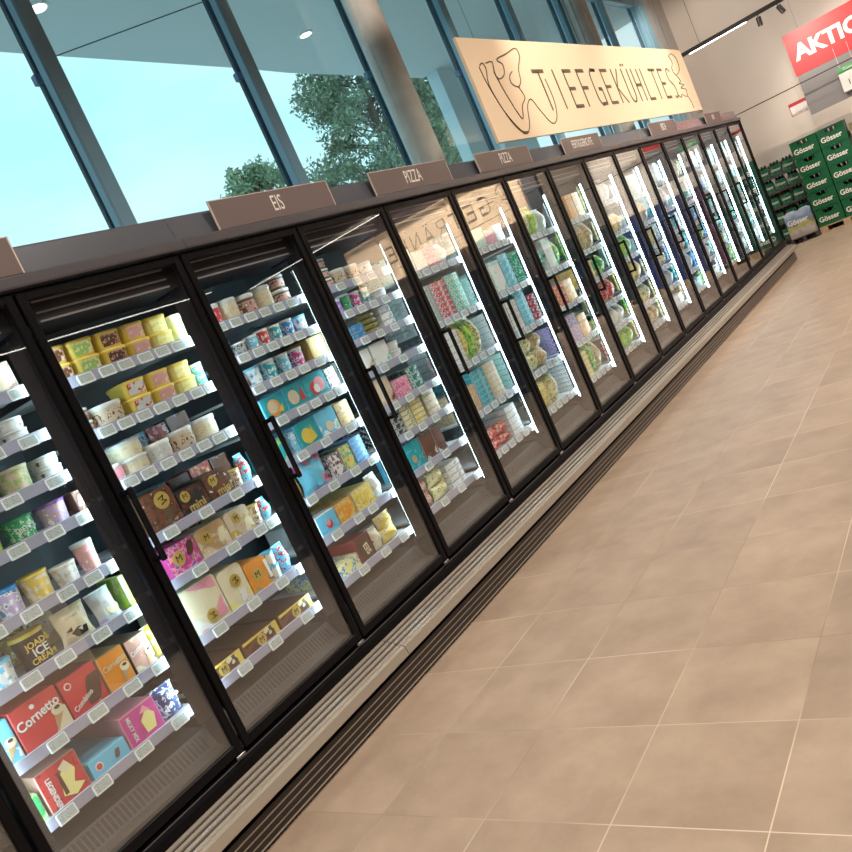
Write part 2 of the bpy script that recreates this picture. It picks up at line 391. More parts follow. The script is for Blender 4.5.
# base: sill, plinth
def world_child(o, parent):
    o.parent = parent; o.matrix_parent_inverse = Matrix.Translation(parent.location).inverted(); return o
pl = empty('freezer_plinth', (0, Y0, 0))
q = MB(); q.prism([(-.68, .05), (.045, .05), (.045, .18), (-.02, .20), (-.02, .315), (-.68, .315)], 1, Y0, Y1+.03)
world_child(q.build('plinth_body', BLACK), pl)
q = MB(); q.prism([(-.02, .262), (.004, .255), (.010, .300), (-.006, .309), (-.02, .309)], 1, Y0, Y1+.03)
world_child(q.build('sill', BLACK), pl)
world_child(bx('sill_edge', mat('sill_edge_grey', (.10, .085, .09), .35), None, -.013, -.006, Y0, Y1+.03, .3085, .3115), pl)
q = MB(); q.box(.046, .068, Y0, Y1+.03, .012, .125, 0)
for i in range(4): q.box(.068, .072, Y0, Y1+.03, .018+i*.027, .0225+i*.027, 1)
world_child(q.build('kick_plate', [mat('kick_brown', (.022, .015, .013), .35), ALU]), pl)
tag(pl, 'black plinth with thin bright stripes under all the freezer doors down to the floor', 'plinth')
# bumper rail sections
def bumper(a, b, lab):
    q = MB()
    x0, z0, x1, z1 = .006, .262, .122, .222
    q.prism([(x0, z0-.055), (x0, z0-.006), (x1-.002, z1-.006), (x1, z1-.045), (x1-.02, z1-.05)], 1, a, b, 1)
    dx, dz = x1-x0, z1-z0; n = 4
    for i in range(n):
        u0, u1 = i/n+.01, i/n+.135
        p = [(x0+dx*u0, z0+dz*u0-.007), (x0+dx*u0, z0+dz*u0), (x0+dx*u1, z0+dz*u1), (x0+dx*u1, z0+dz*u1-.007)]
        q.prism(p, 1, a, b, 0)
    q.prism([(x1-.018, z1+.001), (x1-.006, z1+.001), (x1+.006, z1-.006), (x1+.013, z1-.046), (x1+.006, z1-.051), (x1-.018, z1-.03)], 1, a, b, 0)
    t = q.build('bumper_rail', [ALU, ALUD]); tag(t, lab, 'bumper rail', 'ribbed bumper rails along the freezer foot')
bj = [Y0, .87, .87+4*bay, .87+8*bay, .87+12*bay, Y1+.05]
for i in range(5):
    bumper(bj[i]+.002, bj[i+1]-.002, 'ribbed beige metal bumper rail at freezer foot, %s section from the left' % ['nearest', 'second', 'third', 'fourth', 'farthest'][i])

# ---- price tag meshes
q = MB(); q.cbox(0, .006, -.036, .036, -.0225, .0225, .0025, 0); q.box(.0055, .0066, -.030, .030, -.0155, .0155, 1)
TAG = q.mesh('price_label', [TAGW, TAGG])

# bay geometry in local coords: y 0..bay, z 0 at door foot
def frame_mesh():
    q = MB(); a, b = .006, bay-.006; X0, X1 = -.016, .004; W_ = .035
    H = 1.893
    q.cbox(X0, X1, a, a+W_, .004, H, .004); q.cbox(X0, X1, b-W_, b, .004, H, .004)
    q.cbox(X0, X1-.001, a+W_-.003, b-W_+.003, .004, .046, .004); q.cbox(X0, X1-.001, a+W_-.003, b-W_+.003, H-.034, H, .004)
    return q.mesh('door', [BLACK])
FR = frame_mesh()
PN = MB().box(-.010, -.005, .040, bay-.040, .044, 1.862).mesh('glass_pane', [DOORGLASS])
q = MB(); q.cbox(.050, .068, -.010, .012, 0, .30, .004); q.cbox(.003, .062, -.008, .010, .005, .024, .003); q.cbox(.003, .062, -.008, .010, .276, .295, .003)
HN = q.mesh('handle', [mat('handle_black', (.006, .006, .008), .25)])
HG = MB().cbox(.003, .012, -.045, .0, 0, .012, .002).mesh('hinge_cap', [mat('hinge_grey', (.2, .19, .2), .3, .5)])
BK = MB().box(-.66, -.64, 0, bay, .10, 1.88).box(-.66, -.03, 0, bay, 1.875, 1.90).box(-.64, -.03, 0, bay, .0, .02).mesh('cabinet_lining', [INNER])
def shelf_mesh():
    q = MB(); q.box(-.62, -.104, .035, bay-.035, .018, .030, 0); return q.mesh('shelf', [SHELFM])
SH = shelf_mesh()
q = MB(); q.prism([(-.104, .0), (-.099, .0), (-.092, .042), (-.097, .044), (-.103, .034)], 1, .035, bay-.035); RL = q.mesh('price_rail', [RAIL])
# lit post behind each door frame
q = MB(); q.prism([(-.03, bay-.028), (-.03, bay-.001), (-.128, bay-.001), (-.125, bay-.028)], 2, .03, 1.87); PO = q.mesh('inner_post', [DARK])
q = MB(); q.prism([(-.0715, bay-.078), (-.0690, bay-.0765), (-.1035, bay-.0285), (-.1065, bay-.0295)], 2, .19, 1.70); q.prism([(-.0715, .078), (-.0690, .0765), (-.1035, .0285), (-.1065, .0295)][::-1], 2, .19, 1.70); LS = q.mesh('light_strip', [LED])  # mirrored left strip is added, hidden by the stile, to even the light
q = MB(); q.prism([(-.066, bay-.083), (-.050, bay-.030), (-.104, bay-.0255), (-.0685, bay-.0762)], 2, .17, 1.72); q.prism([(-.066, .083), (-.045, .040), (-.104, .0255), (-.0685, .0762)][::-1], 2, .17, 1.72); LH = q.mesh('light_housing', [DARK])
# air grille at the foot
q = MB(); q.prism([(-.05, .02), (-.05, .045), (-.10, .055), (-.14, .128), (-.6, .14), (-.6, .02)], 1, .03, bay-.03, 0)
for k in range(34):
    y = .06 + k*.0195
    q.add([(-.1035, y, .0625), (-.1035, y+.012, .0625), (-.1345, y+.012, .119), (-.1345, y, .119)], [(0, 1, 2, 3)], 1)
GR = q.mesh('air_grille', [GRILLE, GRILLED])
q = MB(); q.box(-.30, -.05, .03, bay-.03, 1.775, 1.875, 1)
for i, zz in enumerate((1.858, 1.815, 1.782)): q.box(-.05, -.046, .08, .70, zz-.0035, zz+.0035, 0)
LV = q.mesh('air_louver', [mat('louver_grey', (.33, .30, .31), .35), DARK])

SHELVES = {
 0: [1.55, 1.377, 1.21, 1.048, .84, .649, .424, .21],
 1: [1.52, 1.305, 1.09, .84, .65, .40, .205],
 2: [1.534, 1.369, 1.21, 1.033, .84, .636, .427, .203],
 3: [1.53, 1.378, 1.214, 1.032, .82, .64, .43, .207],
 4: [1.44, 1.11, .81, .50, .22],
 5: [1.44, 1.11, .81, .50, .22],
 6: [1.40, 1.10, .80, .503, .20],
 7: [1.40, 1.12, .872, .635, .418, .20],
}
TAGY = {
 (1,0): [.17,.27,.36,.46,.55,.64,.71], (1,1): [.15,.24,.33,.42,.52,.62,.70], (1,2): [.14,.23,.33,.43,.53,.62,.70],
 (1,3): [.20,.39,.57,.72], (1,4): [.24,.43,.60,.68,.74], (1,5): [.20,.40,.58,.72], (1,6): [.22,.41,.62],
 (0,0): [-.43,-.25,-.10], (0,1): [-.42,-.28,-.15], (0,2): [-.46,-.30,-.13], (0,3): [-.52,-.36,-.22,-.09], (0,4): [-.55,-.42,-.28,-.17,-.07],
 (0,5): [-.52,-.39,-.24,-.10], (0,6): [-.54,-.38,-.23,-.10], (0,7): [-.62,-.48,-.30,-.13],
 (2,0): [.90,1.0,1.10,1.2,1.3,1.4,1.5], (2,1): [.95,1.05,1.15,1.25,1.35,1.45,1.52], (2,2): [.95,1.07,1.18,1.28,1.4,1.5],
 (2,3): [1.0,1.15,1.25,1.36,1.45], (2,4): [1.02,1.2,1.4,1.5], (2,5): [.95,1.12,1.3,1.45], (2,6): [1.0,1.18,1.3,1.5], (2,7): [1.06,1.25,1.42],
}
for s in range(8):
    n = (5, 6, 5, 4, 5, 5, 4, 4)[s]; TAGY[3, s] = [2*bay+.1+(.58*i/(n-1)) for i in range(n)] if s < 8 else []
cabs = []
for k in range(-1, 16):
    t = empty('freezer_cabinet', (0, (k-1)*bay, ZO)); cabs.append(t)
    def put(name, me, parent, loc=(0, 0, 0)):
        o = D.objects.new(name, me); COL.objects.link(o); o.parent = parent; o.location = loc; return o
    put('cabinet_lining', BK, t); dr = put('door', FR, t); put('glass_pane', PN, dr); put('handle', HN, dr, (0, .024, .80)); put('hinge_cap', HG, dr, (0, bay-.01, -.008))
    put('inner_post', PO, t); put('light_strip', LS, t); put('light_housing', LH, t); put('air_grille', GR, t); put('air_louver', LV, t)
    if k < 0: zz = [1.5, 1.2, .9, .6, .3]
    else: zz = SHELVES.get(k, SHELVES[7] if k % 2 else [1.45, 1.15, .90, .66, .43, .21])
    for s, z in enumerate(zz):
        sh = put('shelf', SH, t, (0, 0, z)); put('price_rail', RL, sh)
        if (k, s) in TAGY:
            for y in TAGY[k, s]: put('price_label', TAG, sh, (-.0955, y-(k-1)*bay, .018)).rotation_euler = (0, math.radians(-9), 0)
        else:
            for y in TAG7: put('price_label', TAG, sh, (-.0955, y+.015, .018)).rotation_euler = (0, math.radians(-9), 0)
    if k >= 0: SHELVES[k] = zz
    lab = 'black-framed glass-door freezer, %s from the left' % ordn[k]
    if k == 15: lab = 'black-framed glass-door freezer at the far end of the row'
    if k == -1: lab = 'black-framed glass-door freezer cut off by the lower left corner'
    tag(t, lab, 'freezer', 'glass-door freezers in the row')
# end wall of the bank
q = MB(); q.box(-.68, .012, Y1+.006, Y1+.03, ZO, z_(1.905)); tag(q.build('freezer_end_panel', BLACK), 'black end panel closing the far end of the freezer row', 'end panel')
q = MB(); q.box(-.68, -.665, Y0, Y1, .32, z_(1.905)); tag(q.build('freezer_rear_housing', DARK), 'dark rear housing behind the freezer shelves', 'housing')

# category signs
def cat_sign(y0, y1, s_, lab, ty=None, size=.112):
    t = empty('category_sign', (.0, (y0+y1)/2, z_(1.9535))); h = .139; w_ = (y1-y0)/2
    MB().cbox(.004, .011, -w_, w_, 0, h, .001).build('sign_plate', SIGNM, t)
    q = MB(); e_ = .005
    q.box(.0035, .0118, -w_-.001, -w_+e_, 0, h); q.box(.0035, .0118, w_-e_, w_+.001, 0, h); q.box(.0035, .0118, -w_, w_, h-.003, h+.001)
    q.build('sign_edge', TRIMW, t)
    q = MB().box(-.012, .004, -w_*.7, w_*.7, 0, .03).build('sign_foot', SIGNM, t)
    if s_: text(s_, size, LETW, t, (.0112, 0 if ty is None else ty-(y0+y1)/2, h*.50), sx=.62)
    tag(t, lab, 'sign', 'category signs on the freezer header')
cat_sign(-.80, .076, '', 'blank taupe sign plate cut off by the left edge of the picture')
cat_sign(1.06, 1.93, 'EIS', 'taupe category sign reading EIS on the freezer header', 1.50)
cat_sign(2.32, 3.205, 'PIZZA', 'taupe category sign reading PIZZA, directly right of the EIS sign')
cat_sign(3.60, 4.47, 'PIZZA', 'smaller-looking taupe PIZZA sign below the left end of the cream board', 4.05)
cat_sign(5.14, 6.02, 'FERTIGGERICHTE', 'taupe sign reading FERTIGGERICHTE below the cream board', size=.10)
cat_sign(7.53, 8.53, 'FISCH', 'faint taupe category sign right of the FERTIGGERICHTE sign')
cat_sign(9.88, 10.72, 'OBST', 'taupe category sign nearest the far end of the freezer row', size=.09)

# ---- stroke lettering for the big boards (thin uprights, heavy bars)
def arc(cx_, cy_, rx, ry, a0, a1, n=7): return [(cx_+rx*math.cos(math.radians(a0+(a1-a0)*i/n)), cy_+ry*math.sin(math.radians(a0+(a1-a0)*i/n))) for i in range(n+1)]
GL = {
 'T': [('b', -.1, 1.1, .96), ('l', [(.5, .96), (.5, 0)])], 'I': [('l', [(.5, 1), (.5, 0)])],
 'E': [('l', [(.05, 1), (.05, 0)]), ('b', .05, 1, .96), ('b', .05, .8, .5), ('b', .05, 1, .04)],
 'F': [('l', [(.05, 1), (.05, 0)]), ('b', .05, 1, .96), ('b', .05, .8, .5)],
 'G': [('l', [(.95, .95), (.35, 1)] + arc(.5, .72, .48, .28, 110, 180) + arc(.5, .28, .48, .28, 180, 270)), ('b', .4, 1, .04), ('l', [(.98, .04), (.98, .45)]), ('b', .55, 1, .45), ('b', .3, .95, .97)],
 'K': [('l', [(.05, 1), (.05, 0)]), ('l', [(.95, 1), (.1, .45), (1, 0)])],
 'Ü': [('l', [(.05, 1), (.05, .25)] + arc(.5, .27, .45, .27, 180, 360) + [(.95, 1)]), ('d', .3, 1.12), ('d', .65, 1.12)],
 'H': [('l', [(.05, 1), (.05, 0)]), ('l', [(.95, 1), (.95, 0)]), ('b', .05, .95, .5)],
 'L': [('l', [(.05, 1), (.05, 0)]), ('b', .05, 1, .04)],
 'S': [('l', [(.9, .9)] + arc(.5, .76, .42, .24, 45, 230) + arc(.5, .24, .42, .24, 60, -130))],
 'R': [('l', [(.05, 1), (.05, 0)]), ('l', [(.05, 1), (.5, 1)] + arc(.5, .76, .45, .24, 90, -90) + [(.05, .52)]), ('l', [(.5, .52), (1, 0)])],
 'Ä': [('l', [(0, 0), (.5, 1), (1, 0)]), ('b', .22, .78, .32), ('d', .3, 1.14), ('d', .65, 1.14)],
 'N': [('l', [(.05, 0), (.05, 1), (.95, 0), (.95, 1)])],
}
def stroke_text(word, fn, a, b, z0, z1, t1=.016, t2=.05):
    """fn maps (along, z) to a 3-D point pair front/back; returns mesh builder"""
    q = MB(); n = len(word); step = (b-a)/n; wd = step*.62; H = z1-z0
    def seg(p, r_, w_):
        d = Vector((r_[0]-p[0], r_[1]-p[1])); L_ = d.length
        if L_ < 1e-6: return
        nx, nz = -d.y/L_*w_/2, d.x/L_*w_/2
        c = [(p[0]+nx, p[1]+nz), (r_[0]+nx, r_[1]+nz), (r_[0]-nx, r_[1]-nz), (p[0]-nx, p[1]-nz)]
        vs = [fn(x, z, 0) for x, z in c] + [fn(x, z, 1) for x, z in c]
        q.add(vs, [(0, 1, 2, 3), (7, 6, 5, 4), (0, 4, 5, 1), (1, 5, 6, 2), (2, 6, 7, 3), (3, 7, 4, 0)])
    for i, ch in enumerate(word):
        x0 = a + i*step + step*.15
        for s in GL[ch]:
            if s[0] == 'l':
                P = [(x0+u_*wd, z0+v_*H) for u_, v_ in s[1]]
                for p, r_ in zip(P[:-1], P[1:]): seg(p, r_, t1)
            elif s[0] == 'b': seg((x0+s[1]*wd, z0+s[3]*H), (x0+s[2]*wd, z0+s[3]*H), t2)
            else: seg((x0+s[1]*wd, z0+(s[2]-.03)*H), (x0+s[1]*wd, z0+(s[2]+.03)*H), t1*1.6)
    return q

# big cream hanging board over the freezers
t = empty('hanging_board', (-.05, 4.18, z_(2.165)))
pts = []
ys = [4.18+i*(10.0-4.18)/12 for i in range(13)] + [10.15, 10.28, 10.40, 10.50]
xb = [-.05]*13 + [-.055, -.072, -.105, -.17]
q = MB(); n = len(ys)
vs = [(x_, y_, z_(2.165)) for x_, y_ in zip(xb, ys)] + [(x_, y_, z_(2.99)) for x_, y_ in zip(xb, ys)] + [(x_-.022, y_-.004, z_(2.165)) for x_, y_ in zip(xb, ys)] + [(x_-.022, y_-.004, z_(2.99)) for x_, y_ in zip(xb, ys)]
fs = []
for i in range(n-1): fs += [(i, i+1, n+i+1, n+i), (2*n+i, 3*n+i, 3*n+i+1, 2*n+i+1), (n+i, n+i+1, 3*n+i+1, 3*n+i), (i, 2*n+i, 2*n+i+1, i+1)]
fs += [(0, n, 3*n, 2*n), (n-1, 3*n-1, 4*n-1, 2*n-1)]
q.add(vs, fs); world_child(q.build('board', BOARD), t)
fn = lambda a, z, k: (-.049 + (.003 if k == 0 else 0), a, z_(z))
world_child(stroke_text('TIEFGEKÜHLTES', fn, 5.25, 9.42, 2.365, 2.735, .020, .032).build('lettering', INKB), t)
ART = [[(4.38, 2.77), (4.44, 2.79), (4.46, 2.74), (4.4, 2.61), (4.46, 2.42), (4.56, 2.27), (4.69, 2.2), (4.81, 2.26), (4.92, 2.42), (5.04, 2.48), (5.12, 2.39), (5.24, 2.27), (5.34, 2.26), (5.44, 2.33), (5.5, 2.47), (5.49, 2.65)],
 [(4.36, 2.76), (4.38, 2.62), (4.47, 2.40), (4.62, 2.235), (4.73, 2.215)],
 [(4.5, 2.79), (4.61, 2.8), (4.58, 2.71), (4.62, 2.66), (4.74, 2.7), (4.78, 2.78), (4.71, 2.82), (4.92, 2.87), (5.14, 2.92), (5.16, 2.85), (5.04, 2.74), (4.99, 2.64), (4.9, 2.59), (4.8, 2.62), (4.82, 2.68), (4.90, 2.72)],
 [(4.90, 2.59), (4.94, 2.50), (4.83, 2.43), (4.75, 2.33), (4.7, 2.36), (4.62, 2.54), (4.57, 2.72)],
 [(9.55, 2.9), (9.72, 2.93), (9.86, 2.86), (9.80, 2.72), (9.56, 2.65), (9.48, 2.73), (9.60, 2.81), (9.55, 2.9)],
 [(9.30, 2.40), (9.42, 2.36), (9.49, 2.40), (9.60, 2.37), (9.72, 2.36), (9.78, 2.28), (9.80, 2.20)], [(9.56, 2.65), (9.66, 2.57), (9.55, 2.54), (9.76, 2.52), (9.55, 2.48), (9.76, 2.46), (9.70, 2.36)]]
def smooth_pts(P, k=4):
    o = []
    for i in range(len(P)-1):
        p0 = P[max(i-1, 0)]; p1 = P[i]; p2 = P[i+1]; p3 = P[min(i+2, len(P)-1)]
        for j in range(k):
            s = j/k; o.append(tuple(.5*((2*b)+(-a+c)*s+(2*a-5*b+4*c-d)*s*s+(-a+3*b-3*c+d)*s**3) for a, b, c, d in zip(p0, p1, p2, p3)))
    return o + [P[-1]]
q = MB()
for P in ART: q.tube([(-.049, a, z_(b)) for a, b in smooth_pts(P)], .0055, seg=5)
world_child(q.build('line_drawing', INKB), t)
q = MB()
for y in (4.5, 7.2, 9.8): q.tube([(-.061, y, z_(2.98)), (-.061, y, 5.36)], .002, seg=5)
world_child(q.build('hanging_wire', GALV), t)
tag(t, 'long cream hanging board lettered TIEFGEKÜHLTES with line drawings, above the freezer row', 'hanging board')
# ================================================================== GOODS IN THE FREEZERS
C_ = dict(white=(.78,.80,.78), cream=(.74,.68,.48), yellow=(.74,.56,.10), lemon=(.80,.74,.30), paley=(.74,.72,.40), brown=(.16,.065,.035), choc=(.09,.040,.025),
 tan=(.50,.33,.17), beige=(.62,.52,.38), red=(.58,.045,.05), dred=(.28,.03,.035), pink=(.78,.34,.42), magenta=(.58,.06,.30), purple=(.26,.12,.42), lilac=(.50,.42,.66),
 blue=(.04,.26,.62), sky=(.16,.55,.78), navy=(.03,.05,.20), teal=(.02,.36,.40), green=(.03,.36,.14), dgreen=(.02,.13,.08), lime=(.45,.72,.06), lgreen=(.32,.55,.16), olive=(.30,.28,.08),
 orange=(.78,.32,.05), gold=(.55,.40,.12), grey=(.38,.40,.40), silver=(.60,.64,.64), dark=(.03,.03,.035), black=(.012,.012,.014), rose=(.62,.36,.30), mint=(.42,.68,.58), clear=(.62,.65,.62))
def CM(n, rough=.4): return mat('ink_' + n, C_[n], rough)
def PR(a, b, c, sc=26., lo=.52, hi=.62):
    if 18 <= sc <= 30: sc *= 1.7
    return printed('print_%s_%s_%s_%d' % (a, b, c, sc), C_[a], C_[b], C_[c], sc, lo, hi)
def art(parent, items, X=.0):
    for a in items:
        k = a[0]; X += .0007
        if k == 'disc':
            _, y, z, r_, mn, ch = a
            q = MB(); n = 20; P = [(y+r_*math.cos(2*math.pi*i/n), z+r_*math.sin(2*math.pi*i/n)) for i in range(n)]
            q.prism(P, 0, X, X+.0016); q.build('medallion', GOLD if mn == 'gold' else CM(mn), parent)
            if ch: text(ch[0], r_*1.35, CM('black'), parent, (X+.0018, y, z), ch[1] if len(ch) > 1 else 0)
        elif k == 'text':
            _, s_, size, y, z, rot, cn, sx = a
            text(s_, size, CM(cn), parent, (X+.0012, y, z), rot, sx, bold=size*.02)
        elif k == 'rect':
            _, y0, y1, z0, z1, cn = a
            MB().box(X, X+.001, y0, y1, z0, z1).build('label_panel', CM(cn), parent)
        elif k == 'poly':
            _, P, cn = a
            MB().prism(P, 0, X, X+.0014).build('picture', CM(cn), parent)
        elif k == 'cone':
            _, y, z, s_ = a
            q = MB(); q.prism([(y-.20*s_, z-.5*s_), (y+.28*s_, z+.10*s_), (y-.05*s_, z+.30*s_)], 0, X, X+.0015, 0)
            P = [(y+.12*s_+.24*s_*math.cos(t_), z+.28*s_+.20*s_*math.sin(t_)) for t_ in [i*.52 for i in range(12)]]
            q.prism(P, 0, X, X+.0022, 1)
            P = [(y+.14*s_+.12*s_*math.cos(t_), z+.36*s_+.07*s_*math.sin(t_)) for t_ in [i*.52 for i in range(12)]]
            q.prism(P, 0, X, X+.0027, 2); q.build('picture', [CM('tan'), CM('cream'), CM('choc')], parent)
        elif k == 'stick':
            _, y, z, s_, cn = a
            q = MB(); q.loft([(0, .2*s_, .36*s_, .16*s_), (.002, .2*s_, .36*s_, .16*s_)])
            q.v = [(X+c, y+b*.5+a_*.5, z+a_*1.5) for a_, b, c in q.v]; q.add([(X+.001, y-.03*s_, z-.3*s_), (X+.001, y+.03*s_, z-.3*s_), (X+.001, y-.05*s_, z-.6*s_), (X+.001, y-.11*s_, z-.6*s_)], [(0, 1, 2, 3)], 1)
            q.build('picture', [CM(cn), CM('tan')], parent)
def S(**k): return k
